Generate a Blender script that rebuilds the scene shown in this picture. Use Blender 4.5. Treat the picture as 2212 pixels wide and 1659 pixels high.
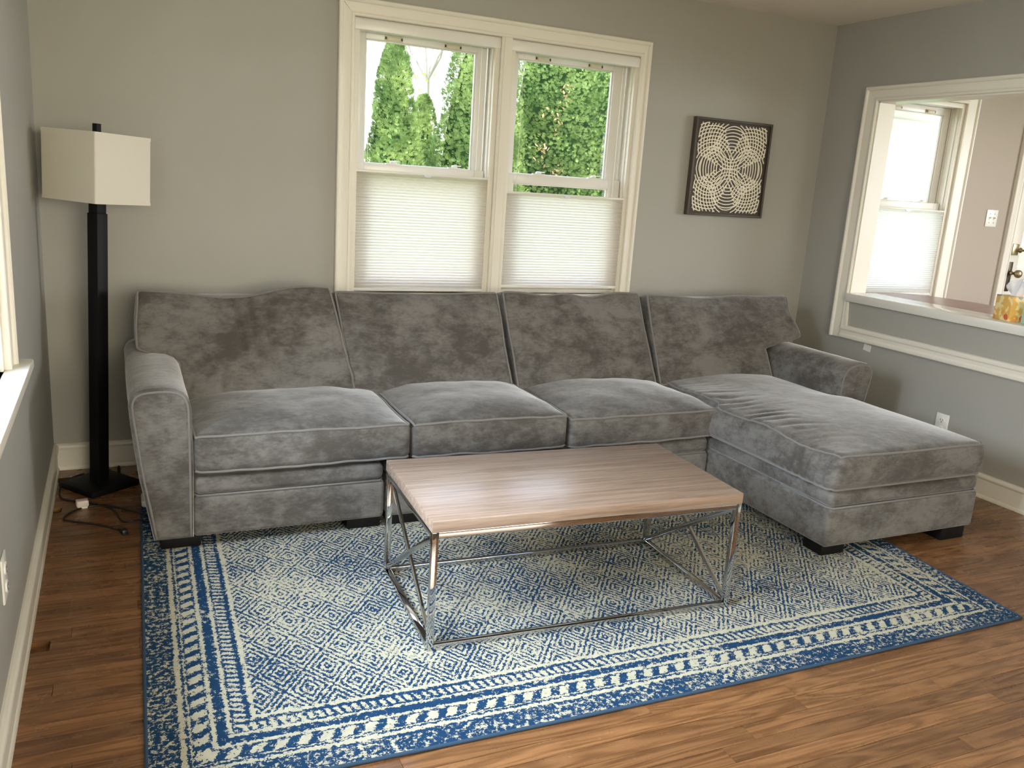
import bpy, bmesh, math, random
from mathutils import Vector, Matrix, noise
PI = math.pi
random.seed(7)
sc = bpy.context.scene
C = sc.collection
for o in list(bpy.data.objects):
    bpy.data.objects.remove(o)

# ---------------------------------------------------------------- camera, world, lights, exposure
YAW, PITCH, ROLL = 0.442000, 0.232282, 0.067022
fw = Vector((math.sin(YAW)*math.cos(PITCH), math.cos(YAW)*math.cos(PITCH), -math.sin(PITCH)))
rt = Vector((math.cos(YAW), -math.sin(YAW), 0))
up = rt.cross(fw)
r2 = rt*math.cos(ROLL) + up*math.sin(ROLL)
u2 = -rt*math.sin(ROLL) + up*math.cos(ROLL)
cd = bpy.data.cameras.new('camera')
cam = bpy.data.objects.new('camera', cd)
C.objects.link(cam)
cam.matrix_world = Matrix(((r2.x, u2.x, -fw.x, 0.28447), (r2.y, u2.y, -fw.y, -4.17731), (r2.z, u2.z, -fw.z, 1.40624), (0, 0, 0, 1)))
cd.sensor_width = 36
cd.sensor_fit = 'HORIZONTAL'
cd.lens = 36*1843.9275/2212
cd.clip_start = 0.02
cd.clip_end = 400
sc.camera = cam

wd = bpy.data.worlds.new('sky')
sc.world = wd
wd.use_nodes = True
wn = wd.node_tree
bg = wn.nodes['Background']
# bright hazy sky: white at the horizon, pale blue overhead
tcw = wn.nodes.new('ShaderNodeTexCoord')
sxyz = wn.nodes.new('ShaderNodeSeparateXYZ')
rampw = wn.nodes.new('ShaderNodeValToRGB')
wn.links.new(tcw.outputs['Generated'], sxyz.inputs[0])
wn.links.new(sxyz.outputs[2], rampw.inputs[0])
rampw.color_ramp.elements[0].position = 0.0
rampw.color_ramp.elements[0].color = (1.0, .985, .95, 1)
rampw.color_ramp.elements[1].position = .75
rampw.color_ramp.elements[1].color = (.50, .68, 1.0, 1)
wn.links.new(rampw.outputs[0], bg.inputs['Color'])
bg.inputs['Strength'].default_value = 2.6

def light(name, kind, loc, rot, energy, color=(1, 1, 1), **kw):
    ld = bpy.data.lights.new(name, kind)
    ld.energy = energy
    ld.color = color
    for k, v in kw.items():
        setattr(ld, k, v)
    o = bpy.data.objects.new(name, ld)
    C.objects.link(o)
    o.location = loc
    o.rotation_euler = rot
    return o
sun = light('sun', 'SUN', (0, -10, 12), (0, 0, 0), 5.5, (1, .93, .80), angle=math.radians(.6))
sun.rotation_euler = Vector((-.22, .46, -.86)).to_track_quat('-Z', 'Y').to_euler()
# area lamps added outside the left, hall and rear windows to boost the daylight
light('skylight_boost_left', 'AREA', (-1.15, -2.2, 2.25), (0, math.radians(-62), 0), 310, (.76, .87, 1.0), shape='RECTANGLE', size=1.5, size_y=2.2)
light('daylight_boost_hall', 'AREA', (8.6, -2.6, 1.9), (0, math.radians(80), 0), 80, (.93, .96, 1.0), shape='RECTANGLE', size=1.8, size_y=3.0)  # added lamp past an unseen hall window, lightens the left wall
light('daylight_boost_rear', 'AREA', (1.7, -6.9, 1.8), (math.radians(84), 0, 0), 75, (1, .86, .56), shape='RECTANGLE', size=2.6, size_y=1.8)
# daylight arriving at the windows (portals steer the sky sampling, they emit nothing of their own)
def portal(name, loc, rot, sx, sy):
    o = light(name, 'AREA', loc, rot, 1.0, shape='RECTANGLE', size=sx, size_y=sy)
    o.data.cycles.is_portal = True
    return o
portal('portal_left', (-.14, -2.28, 1.46), (0, -PI/2, 0), 1.28, 1.44)
portal('portal_back_left', (1.70, .14, 1.46), (-PI/2, 0, 0), .74, 1.28)
portal('portal_back_right', (2.51, .14, 1.46), (-PI/2, 0, 0), .77, 1.28)
portal('portal_rear', (1.5, -6.34, 1.4), (PI/2, 0, 0), 2.2, 1.5)
portal('portal_hall', (7.64, -2.6, 1.4), (0, PI/2, 0), 1.5, 2.6)
portal('portal_hall_back', (5.08, .14, 1.46), (-PI/2, 0, 0), .74, 1.28)

sc.view_settings.view_transform = 'Standard'
sc.view_settings.look = 'None'
sc.view_settings.gamma = 1
sc.view_settings.use_curve_mapping = False
sc.view_settings.exposure = 1.32
sc.cycles.max_bounces = 12
sc.cycles.diffuse_bounces = 6
sc.cycles.transparent_max_bounces = 16
sc.cycles.use_denoising = True
sc.cycles.sample_clamp_indirect = 6

# ---------------------------------------------------------------- materials
class NT:
    """Small helper to write node maths as expressions."""
    def __init__(s, m):
        s.t = m.node_tree
    def n(s, typ, **kw):
        nd = s.t.nodes.new(typ)
        for k, v in kw.items():
            setattr(nd, k, v)
        return nd
    def link(s, a, b):
        s.t.links.new(a, b)
    def put(s, sock, v):
        if hasattr(v, 'is_output') or isinstance(v, bpy.types.NodeSocket):
            s.link(v, sock)
        else:
            sock.default_value = v
    def m(s, op, a, b=None, c=None):
        nd = s.n('ShaderNodeMath', operation=op)
        s.put(nd.inputs[0], a)
        if b is not None:
            s.put(nd.inputs[1], b)
        if c is not None:
            s.put(nd.inputs[2], c)
        return nd.outputs[0]
    def mr(s, v, a, b, c=0.0, d=1.0, smooth=True):
        nd = s.n('ShaderNodeMapRange', interpolation_type='SMOOTHSTEP' if smooth else 'LINEAR')
        s.put(nd.inputs['Value'], v)
        for k, x in (('From Min', a), ('From Max', b), ('To Min', c), ('To Max', d)):
            s.put(nd.inputs[k], x)
        return nd.outputs[0]
    def noise(s, vec, scale, detail=3, rough=.5, dist=0.0, out=0):
        nd = s.n('ShaderNodeTexNoise')
        s.put(nd.inputs['Vector'], vec)
        nd.inputs['Scale'].default_value = scale
        nd.inputs['Detail'].default_value = detail
        nd.inputs['Roughness'].default_value = rough
        nd.inputs['Distortion'].default_value = dist
        return nd.outputs[out]
    def vm(s, op, a, b=None, sc_=None):
        nd = s.n('ShaderNodeVectorMath', operation=op)
        s.put(nd.inputs[0], a)
        if b is not None:
            s.put(nd.inputs[1], b)
        if sc_ is not None:
            nd.inputs['Scale'].default_value = sc_
        return nd.outputs[0]
    def mix(s, f, a, b, mode='MIX'):
        nd = s.n('ShaderNodeMix', data_type='RGBA', blend_type=mode)
        s.put(nd.inputs[0], f)
        for sock, v in ((nd.inputs[6], a), (nd.inputs[7], b)):
            if isinstance(v, tuple):
                sock.default_value = (*v, 1)
            else:
                s.link(v, sock)
        return nd.outputs[2]
    def bump(s, h, strength=.3, dist=.01, normal=None):
        nd = s.n('ShaderNodeBump')
        s.put(nd.inputs['Height'], h)
        nd.inputs['Strength'].default_value = strength
        nd.inputs['Distance'].default_value = dist
        if normal is not None:
            s.link(normal, nd.inputs['Normal'])
        return nd.outputs[0]

def newmat(name, color=(.5, .5, .5), rough=.5, metal=0.0, **kw):
    m = bpy.data.materials.new(name)
    m.use_nodes = True
    b = m.node_tree.nodes['Principled BSDF']
    b.inputs['Base Color'].default_value = (*color, 1)
    b.inputs['Roughness'].default_value = rough
    b.inputs['Metallic'].default_value = metal
    for k, v in kw.items():
        b.inputs[k].default_value = v
    m.diffuse_color = (*color, 1)
    return m, NT(m), b

def pos(nt):
    return nt.n('ShaderNodeNewGeometry').outputs['Position']

def paint(name, col, bump=.06, rough=.6, var=.04):
    m, nt, b = newmat(name, col, rough)
    p = pos(nt)
    v = nt.noise(p, 2.3, 3)
    lo = tuple(c*(1-var) for c in col)
    hi = tuple(c*(1+var) for c in col)
    nt.link(nt.mix(v, lo, hi), b.inputs['Base Color'])
    nt.link(nt.bump(nt.noise(p, 170, 2), bump, .004), b.inputs['Normal'])
    return m

M = {}
M['wall'] = paint('grey_wall_paint', (.355, .345, .31), .09)
M['hall'] = paint('beige_wall_paint', (.385, .325, .262), .08)
M['white'] = paint('white_trim_paint', (.75, .715, .63), .04, .38, .03)
M['gloss'] = newmat('gloss_white_paint', (.74, .72, .66), .12)[0]
M['vinyl'] = paint('white_vinyl', (.74, .72, .68), .0, .3, .02)
M['ceil'] = paint('ceiling_paint', (.80, .75, .66), .3, .8, .03)
M['porch'] = paint('porch_boards', (.82, .80, .77), .0, .5, .02)
M['plastic'] = newmat('white_plastic', (.78, .77, .73), .3)[0]
M['slot'] = newmat('dark_slot', (.03, .03, .03), .5)[0]
M['black'] = newmat('black_wood', (.004, .004, .0045), .55, 0.0, **{'Specular IOR Level': .25})[0]
M['cordblack'] = newmat('black_cable', (.01, .01, .01), .45)[0]
M['brass'] = newmat('aged_brass', (.36, .29, .17), .35, .9)[0]
M['bronze'] = newmat('dark_bronze', (.07, .055, .04), .4, .7)[0]
M['latch'] = newmat('cream_latch', (.62, .56, .42), .35)[0]
M['chrome'] = newmat('polished_chrome', (.56, .56, .57), .05, 1.0)[0]
M['artboard'] = paint('brown_art_board', (.065, .052, .042), .1, .5, .2)
M['lattice'] = paint('cream_relief', (.80, .745, .62), .1, .6, .05)
M['tissue'] = newmat('tissue_paper', (.86, .86, .88), .8)[0]
M['green'] = newmat('mint_cardboard', (.38, .62, .48), .5)[0]
M['tape'] = newmat('masking_tape', (.72, .72, .66), .6)[0]
M['clear'] = newmat('clear_plastic', (.75, .80, .90), .1, 0.0)[0]

def glass():
    m = bpy.data.materials.new('window_glass')
    m.use_nodes = True
    t = m.node_tree
    t.nodes.clear()
    nt = NT(m)
    out = nt.n('ShaderNodeOutputMaterial')
    tr = nt.n('ShaderNodeBsdfTransparent')
    tr.inputs[0].default_value = (.97, .98, .98, 1)
    gl = nt.n('ShaderNodeBsdfGlossy')
    gl.inputs['Roughness'].default_value = .02
    fr = nt.n('ShaderNodeFresnel')
    fr.inputs['IOR'].default_value = 1.45
    mx = nt.n('ShaderNodeMixShader')
    geo = nt.n('ShaderNodeNewGeometry')
    nt.link(nt.m('MULTIPLY', fr.outputs[0], nt.m('SUBTRACT', 1.0, geo.outputs['Backfacing'])), mx.inputs[0])
    nt.link(tr.outputs[0], mx.inputs[1])
    nt.link(gl.outputs[0], mx.inputs[2])
    nt.link(mx.outputs[0], out.inputs[0])
    return m
M['glass'] = glass()

def translucent(name, col, tcol, f=.5, bumpscale=None):
    m = bpy.data.materials.new(name)
    m.use_nodes = True
    m.node_tree.nodes.clear()
    nt = NT(m)
    out = nt.n('ShaderNodeOutputMaterial')
    d = nt.n('ShaderNodeBsdfDiffuse')
    d.inputs[0].default_value = (*col, 1)
    t = nt.n('ShaderNodeBsdfTranslucent')
    t.inputs[0].default_value = (*tcol, 1)
    mx = nt.n('ShaderNodeMixShader')
    mx.inputs[0].default_value = f
    if bumpscale:
        tc = nt.n('ShaderNodeNewGeometry').outputs['Position']
        sv = nt.vm('MULTIPLY', tc, bumpscale)
        nn = nt.bump(nt.noise(sv, 1.0, 3), .35, .004)
        nt.link(nn, d.inputs['Normal'])
    nt.link(d.outputs[0], mx.inputs[1])
    nt.link(t.outputs[0], mx.inputs[2])
    nt.link(mx.outputs[0], out.inputs[0])
    return m
M['shade'] = translucent('cellular_shade_fabric', (.78, .755, .70), (.80, .735, .665), .55)
M['backlit'] = translucent('backlit_shade_fabric', (.85, .84, .82), (.95, .95, .94), .75)  # brighter copy of the shade fabric, strong backlight put into its colour
M['lampshade'] = translucent('lamp_shade_linen', (.80, .76, .68), (.70, .64, .52), .18, (400, 400, 400))

def velvet():
    m, nt, b = newmat('grey_microfibre', (.2, .19, .18), .85)
    oi = nt.n('ShaderNodeObjectInfo').outputs['Random']
    p = pos(nt)
    off = nt.n('ShaderNodeCombineXYZ')
    nt.put(off.inputs[0], nt.m('MULTIPLY', oi, 37.0))
    nt.put(off.inputs[1], nt.m('MULTIPLY', oi, 91.0))
    q = nt.vm('ADD', p, off.outputs[0])
    st = nt.vm('MULTIPLY', q, (.8, 1.0, 1.25))
    big = nt.noise(st, 3.6, 6, .66, .25)
    mid = nt.noise(nt.vm('MULTIPLY', q, (13, 16, 22)), 1.0, 5, .68, .3)
    fin = nt.noise(nt.vm('MULTIPLY', q, (45, 60, 110)), 1.0, 3, .6)
    v = nt.m('ADD', nt.m('MULTIPLY', big, .52), nt.m('ADD', nt.m('MULTIPLY', mid, .34), nt.m('MULTIPLY', fin, .14)))
    f = nt.mr(v, .40, .60)
    col = nt.mix(f, (.072, .064, .057), (.180, .169, .159))
    weave = nt.noise(nt.vm('MULTIPLY', q, (420, 420, 160)), 1.0, 2)
    col = nt.mix(nt.mr(weave, .3, .7, .0, .22), col, (.10, .095, .09))
    nt.link(col, b.inputs['Base Color'])
    b.inputs['Sheen Weight'].default_value = .85
    b.inputs['Sheen Roughness'].default_value = .35
    b.inputs['Sheen Tint'].default_value = (.75, .74, .75, 1)
    b.inputs['Specular IOR Level'].default_value = .15
    h = nt.m('ADD', nt.m('MULTIPLY', nt.noise(q, 26, 3), .8), nt.m('MULTIPLY', weave, .2))
    nt.link(nt.bump(h, .16, .01), b.inputs['Normal'])
    return m
M['velvet'] = velvet()
M['piping'] = newmat('grey_piping', (.165, .155, .146), .85, **{'Sheen Weight': .25})[0]

def floorwood():
    m, nt, b = newmat('oak_strip_floor', (.3, .15, .06), .3)
    oi = nt.n('ShaderNodeObjectInfo').outputs['Random']
    p = pos(nt)
    sep = nt.n('ShaderNodeSeparateXYZ')
    nt.link(p, sep.inputs[0])
    row = nt.m('FLOOR', nt.m('DIVIDE', sep.outputs[1], .0605))
    wn_ = nt.n('ShaderNodeTexWhiteNoise', noise_dimensions='1D')
    nt.put(wn_.inputs['W'], row)
    rnd = nt.m('FRACT', nt.m('ADD', oi, wn_.outputs['Value']))
    off = nt.n('ShaderNodeCombineXYZ')
    nt.put(off.inputs[0], nt.m('MULTIPLY', rnd, 57.0))
    nt.put(off.inputs[1], nt.m('MULTIPLY', rnd, 23.0))
    q = nt.vm('ADD', p, off.outputs[0])
    g1 = nt.noise(nt.vm('MULTIPLY', q, (2.2, 34, 1)), 1.0, 4, .6, 1.2)
    g2 = nt.noise(nt.vm('MULTIPLY', q, (7, 190, 1)), 1.0, 3, .6)
    w = nt.m('SINE', nt.m('MULTIPLY', nt.noise(nt.vm('MULTIPLY', q, (1.5, 16, 1)), 1.0, 2, .5, .6), 42))
    f = nt.m('ADD', nt.m('MULTIPLY', g1, .5), nt.m('ADD', nt.m('MULTIPLY', g2, .35), nt.m('MULTIPLY', w, .11)))
    col = nt.mix(nt.mr(f, .12, .72), (.110, .048, .018), (.285, .140, .060))
    tint = nt.mix(rnd, (.76, .74, .72), (1.12, 1.09, 1.04))
    col = nt.mix(1.0, col, tint, 'MULTIPLY')
    nt.link(col, b.inputs['Base Color'])
    nt.put(b.inputs['Roughness'], nt.mr(nt.noise(p, 9, 4), .3, .7, .20, .34))
    nt.link(nt.bump(nt.m('ADD', g2, nt.m('MULTIPLY', nt.noise(p, 5, 2), .6)), .10, .004), b.inputs['Normal'])
    return m
M['floor'] = floorwood()

def tablewood(name, a, c, rough):
    m, nt, b = newmat(name, a, rough)
    tc = nt.n('ShaderNodeTexCoord').outputs['Object']
    g1 = nt.noise(nt.vm('MULTIPLY', tc, (2.4, 75, 75)), 1.0, 5, .62, .3)
    g2 = nt.noise(nt.vm('MULTIPLY', tc, (14, 330, 330)), 1.0, 3, .6)
    f = nt.m('ADD', nt.m('MULTIPLY', g1, .68), nt.m('MULTIPLY', g2, .32))
    nt.link(nt.mix(nt.mr(f, .33, .66), a, c), b.inputs['Base Color'])
    nt.link(nt.bump(g2, .12, .003), b.inputs['Normal'])
    return m
M['tabletop'] = tablewood('taupe_wood_laminate', (.215, .148, .108), (.345, .252, .195), .25)
M['halltable'] = tablewood('brown_table_wood', (.16, .075, .05), (.33, .19, .14), .3)

RUGW, RUGH = 2.885, 1.83
def rugmat():
    m, nt, b = newmat('blue_cream_rug', (.3, .3, .3), .95)
    uv = nt.n('ShaderNodeUVMap').outputs[0]
    jit = nt.noise(uv, 85, 2, .6, out=1)
    jv = nt.vm('SCALE', nt.vm('SUBTRACT', jit, (.5, .5, .5)), sc_=.021)
    jit2 = nt.noise(uv, 210, 1, .6, out=1)
    jv = nt.vm('ADD', jv, nt.vm('SCALE', nt.vm('SUBTRACT', jit2, (.5, .5, .5)), sc_=.012))
    p = nt.vm('ADD', uv, jv)
    s = nt.n('ShaderNodeSeparateXYZ')
    nt.link(p, s.inputs[0])
    u, v = s.outputs[0], s.outputs[1]
    du = nt.m('MINIMUM', u, nt.m('SUBTRACT', RUGW, u))
    dv = nt.m('MINIMUM', v, nt.m('SUBTRACT', RUGH, v))
    t = nt.m('MINIMUM', du, dv)
    # coordinate running along the nearer border
    side = nt.m('LESS_THAN', du, dv)
    along = nt.m('ADD', nt.m('MULTIPLY', side, v), nt.m('MULTIPLY', nt.m('SUBTRACT', 1.0, side), u))
    # diamond field
    a, bb = .1325, .19
    x = nt.m('DIVIDE', nt.m('SUBTRACT', u, .083), a)
    y = nt.m('DIVIDE', nt.m('SUBTRACT', v, .061), bb)
    f1 = nt.m('ABSOLUTE', nt.m('SUBTRACT', nt.m('FRACT', nt.m('ADD', nt.m('ADD', x, y), 20.5)), .5))
    f2 = nt.m('ABSOLUTE', nt.m('SUBTRACT', nt.m('FRACT', nt.m('ADD', nt.m('SUBTRACT', x, y), 20.5)), .5))
    dm = nt.m('MULTIPLY', nt.m('MAXIMUM', f1, f2), 2.0)
    ring = nt.m('ADD', .5, nt.m('MULTIPLY', .5, nt.m('COSINE', nt.m('MULTIPLY', dm, 2*PI*3.5))))
    field = nt.mr(ring, .30, .66)
    def band(lo, hi, e=.0025):
        return nt.m('MULTIPLY', nt.mr(t, lo-e, lo+e), nt.mr(t, hi+e, hi-e) if False else nt.m('SUBTRACT', 1.0, nt.mr(t, hi-e, hi+e)))
    def add(x_, y_):
        return nt.m('MAXIMUM', x_, y_)
    stripes = add(band(.098, .103), add(add(band(.076, .090), band(.149, .161)), add(band(.189, .200), band(.250, .266))))
    # slanted blocks in the first motif band, short dashes in the second
    sl = nt.m('FRACT', nt.m('DIVIDE', nt.m('ADD', along, nt.m('MULTIPLY', t, -.55)), .056))
    blk = nt.m('MULTIPLY', nt.m('LESS_THAN', sl, .52), band(.108, .144))
    sl2 = nt.m('FRACT', nt.m('DIVIDE', nt.m('ADD', along, nt.m('MULTIPLY', t, .3)), .024))
    dsh = nt.m('MULTIPLY', nt.m('LESS_THAN', sl2, .55), band(.206, .236))
    bord = add(stripes, add(blk, dsh))
    infield = nt.mr(t, .262, .266)
    pat = nt.m('ADD', nt.m('MULTIPLY', infield, field), nt.m('MULTIPLY', nt.m('SUBTRACT', 1.0, infield), bord))
    # worn, abraded look: speckle and larger patches where one colour eats the other
    fine = nt.noise(uv, 230, 2, .7)
    medn = nt.noise(uv, 62, 3, .65)
    big = nt.noise(uv, 3.3, 4, .6, .4)
    edge = nt.m('SUBTRACT', 1.0, nt.mr(t, .066, .074))
    spk = nt.m('ADD', nt.m('MULTIPLY', nt.m('SUBTRACT', fine, .5), 1.7), nt.m('MULTIPLY', nt.m('SUBTRACT', medn, .5), 3.5))
    pat = nt.m('ADD', pat, nt.m('MULTIPLY', edge, .28))
    pat = nt.m('ADD', pat, nt.m('ADD', spk, nt.m('MULTIPLY', nt.m('MULTIPLY', nt.m('SUBTRACT', big, .45), 2.5), nt.m('SUBTRACT', 1.0, nt.m('MULTIPLY', edge, .55)))))
    mask = nt.mr(pat, .43, .62)
    blue = nt.mix(nt.noise(uv, 26, 3), (.008, .034, .085), (.016, .060, .140))
    cream = nt.mix(nt.noise(uv, 40, 3), (.40, .38, .285), (.60, .575, .44))
    nt.link(nt.mix(mask, blue, cream), b.inputs['Base Color'])
    b.inputs['Specular IOR Level'].default_value = .1
    h = nt.m('ADD', nt.m('MULTIPLY', nt.noise(uv, 420, 2), 1.0), nt.m('MULTIPLY', mask, .5))
    nt.link(nt.bump(h, .55, .006), b.inputs['Normal'])
    return m
M['rug'] = rugmat()
M['rugedge'] = newmat('navy_binding', (.022, .055, .105), .9)[0]

def foliage(name, a, c, trans=.35):
    m = bpy.data.materials.new(name)
    m.use_nodes = True
    m.node_tree.nodes.clear()
    nt = NT(m)
    out = nt.n('ShaderNodeOutputMaterial')
    p = pos(nt)
    col = nt.mix(nt.mr(nt.noise(p, 5.5, 4, .6), .32, .68), a, c)
    d = nt.n('ShaderNodeBsdfDiffuse')
    t = nt.n('ShaderNodeBsdfTranslucent')
    mx = nt.n('ShaderNodeMixShader')
    mx.inputs[0].default_value = trans
    nt.link(col, d.inputs[0])
    nt.link(col, t.inputs[0])
    nt.link(d.outputs[0], mx.inputs[1])
    nt.link(t.outputs[0], mx.inputs[2])
    nt.link(mx.outputs[0], out.inputs[0])
    return m
M['leaf'] = foliage('arborvitae_foliage', (.12, .20, .06), (.36, .46, .16))
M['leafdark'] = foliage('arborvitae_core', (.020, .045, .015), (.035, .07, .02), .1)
M['leafdry'] = foliage('dry_foliage', (.42, .25, .12), (.55, .36, .20))
M['leafyellow'] = foliage('yellow_leaves', (.45, .42, .08), (.35, .40, .10))
M['bark'] = paint('bark', (.30, .26, .22), .3, .9, .3)
M['drive'] = paint('driveway', (.20, .20, .21), .3, .9, .1)
M['grass'] = paint('lawn', (.10, .17, .04), .3, .9, .3)

def floralbox():
    m, nt, b = newmat('floral_cardboard', (.8, .6, .25), .45)
    tc = nt.n('ShaderNodeTexCoord').outputs['Object']
    q = nt.vm('SCALE', tc, sc_=21.0)
    vo = nt.n('ShaderNodeTexVoronoi')
    nt.link(q, vo.inputs['Vector'])
    vo.inputs['Scale'].default_value = 1.0
    d = vo.outputs['Distance']
    sp = nt.n('ShaderNodeSeparateXYZ')
    nt.link(vo.outputs['Color'], sp.inputs[0])
    r = sp.outputs[0]
    wob = nt.m('ADD', d, nt.m('MULTIPLY', nt.m('SUBTRACT', nt.noise(q, 3.0, 2), .5), .25))
    base = nt.mix(nt.mr(nt.noise(q, 1.4, 2), .45, .55), (.82, .68, .34), (.72, .42, .10))
    flower = nt.mix(nt.m('GREATER_THAN', r, .62), nt.mix(nt.m('GREATER_THAN', r, .36), (.62, .12, .06), (.68, .33, .07)), (.25, .37, .42))
    c1 = nt.mix(nt.m('LESS_THAN', wob, .42), base, flower)
    c2 = nt.mix(nt.m('LESS_THAN', wob, .15), c1, (.85, .75, .55))
    c3 = nt.mix(nt.m('LESS_THAN', wob, .08), c2, (.05, .02, .02))
    nt.link(c3, b.inputs['Base Color'])
    return m
M['floral'] = floralbox()

# ---------------------------------------------------------------- geometry helpers
class MB:
    """Collects faces and links them as one mesh object."""
    def __init__(s):
        s.v, s.f = [], []
    def add(s, vs, fs):
        k = len(s.v)
        s.v += [tuple(v) for v in vs]
        s.f += [tuple(i+k for i in f) for f in fs]
        return s
    def box(s, x0, x1, y0, y1, z0, z1):
        return s.add([(x0, y0, z0), (x1, y0, z0), (x1, y1, z0), (x0, y1, z0), (x0, y0, z1), (x1, y0, z1), (x1, y1, z1), (x0, y1, z1)],
                     [(0, 3, 2, 1), (4, 5, 6, 7), (0, 1, 5, 4), (1, 2, 6, 5), (2, 3, 7, 6), (3, 0, 4, 7)])
    def bar(s, a, b, w, h, upv=(0, 0, 1)):
        """square-section bar from a to b"""
        a, b = Vector(a), Vector(b)
        d = (b-a).normalized()
        sx = d.cross(Vector(upv)).normalized()
        sy = sx.cross(d).normalized()
        vs = []
        for p in (a, b):
            for i, j in ((-1, -1), (1, -1), (1, 1), (-1, 1)):
                vs.append(p+sx*(w/2*i)+sy*(h/2*j))
        return s.add(vs, [(0, 1, 2, 3)[::-1], (4, 5, 6, 7), (0, 1, 5, 4), (1, 2, 6, 5), (2, 3, 7, 6), (3, 0, 4, 7)])
    def tube(s, pts, r, closed=False, n=8, r1=None):
        pts = [Vector(p) for p in pts]
        m = len(pts)
        vs, nrm = [], None
        for i, p in enumerate(pts):
            if closed:
                d = pts[(i+1) % m]-pts[i-1]
            else:
                d = pts[min(i+1, m-1)]-pts[max(i-1, 0)]
            d.normalize()
            if nrm is None:
                nrm = d.cross(Vector((0.13, .31, .94))).normalized()
            nrm = (nrm-d*nrm.dot(d)).normalized()
            bn = d.cross(nrm)
            rr = r if r1 is None else r+(r1-r)*i/(m-1)
            for k in range(n):
                a = 2*PI*k/n
                vs.append(p+(nrm*math.cos(a)+bn*math.sin(a))*rr)
        fs = []
        for i in range(m if closed else m-1):
            j = (i+1) % m
            for k in range(n):
                l = (k+1) % n
                fs.append((i*n+k, i*n+l, j*n+l, j*n+k))
        if not closed:
            fs.append(tuple(range(n))[::-1])
            fs.append(tuple((m-1)*n+k for k in range(n)))
        return s.add(vs, fs)
    def prism(s, poly, fn, t0, t1):
        """polygon poly (2D, ccw) extruded; fn(a, b, t) -> 3D"""
        n = len(poly)
        vs = [fn(a, b, t0) for a, b in poly]+[fn(a, b, t1) for a, b in poly]
        fs = [tuple(range(n))[::-1], tuple(range(n, 2*n))]
        for i in range(n):
            j = (i+1) % n
            fs.append((i, j, j+n, i+n))
        return s.add(vs, fs)
    def lathe(s, prof, cen, axis='z', n=20):
        vs, fs = [], []
        for r, h in prof:
            for k in range(n):
                a = 2*PI*k/n
                c, d = r*math.cos(a), r*math.sin(a)
                vs.append({'z': (cen[0]+c, cen[1]+d, cen[2]+h), 'y': (cen[0]+c, cen[1]+h, cen[2]+d), 'x': (cen[0]+h, cen[1]+c, cen[2]+d)}[axis])
        for i in range(len(prof)-1):
            for k in range(n):
                l = (k+1) % n
                fs.append((i*n+k, i*n+l, (i+1)*n+l, (i+1)*n+k))
        fs.append(tuple(range(n))[::-1])
        fs.append(tuple((len(prof)-1)*n+k for k in range(n)))
        return s.add(vs, fs)
    def build(s, name, m, parent=None, bevel=0.0, smooth=False, mat=None, seg=2):
        me = bpy.data.meshes.new(name)
        vs = [mat @ Vector(v) for v in s.v] if mat is not None else s.v
        me.from_pydata(vs, [], s.f)
        bm = bmesh.new()
        bm.from_mesh(me)
        bmesh.ops.recalc_face_normals(bm, faces=bm.faces)
        if bevel:
            bmesh.ops.bevel(bm, geom=[e for e in bm.edges if e.calc_face_angle(0) > .5], offset=bevel, segments=seg, affect='EDGES', profile=.5, clamp_overlap=True)
        bm.to_mesh(me)
        bm.free()
        if smooth:
            me.shade_smooth()
        elif bevel:
            me.shade_smooth()
            me.set_sharp_from_angle(angle=math.radians(40))
        me.materials.append(m)
        o = bpy.data.objects.new(name, me)
        C.objects.link(o)
        if parent is not None:
            o.parent = parent
            o.matrix_parent_inverse = parent.matrix_world.inverted()
        return o

def tag(o, label=None, cat=None, group=None, kind=None):
    if label: o['label'] = label
    if cat: o['category'] = cat
    if group: o['group'] = group
    if kind: o['kind'] = kind
    return o
def empty(name, loc, label=None, cat=None, group=None, kind=None):
    o = bpy.data.objects.new(name, None)
    o.empty_display_size = .1
    C.objects.link(o)
    o.location = loc
    o.matrix_world = Matrix.Translation(Vector(loc))
    return tag(o, label, cat, group, kind)

def spline(pts, n=8, closed=False):
    pts = [Vector(p) for p in pts]
    m = len(pts)
    out = []
    for i in range(m if closed else m-1):
        g = lambda k: pts[k % m] if closed else pts[max(0, min(m-1, k))]
        p0, p1, p2, p3 = g(i-1), g(i), g(i+1), g(i+2)
        for k in range(n):
            t = k/n
            out.append(.5*((2*p1)+(p2-p0)*t+(2*p0-5*p1+4*p2-p3)*t*t+(3*p1-p0-3*p2+p3)*t**3))
    if not closed:
        out.append(pts[-1])
    return out

def sstep(a, b, x):
    t = max(0, min(1, (x-a)/(b-a)))
    return t*t*(3-2*t)

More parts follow.
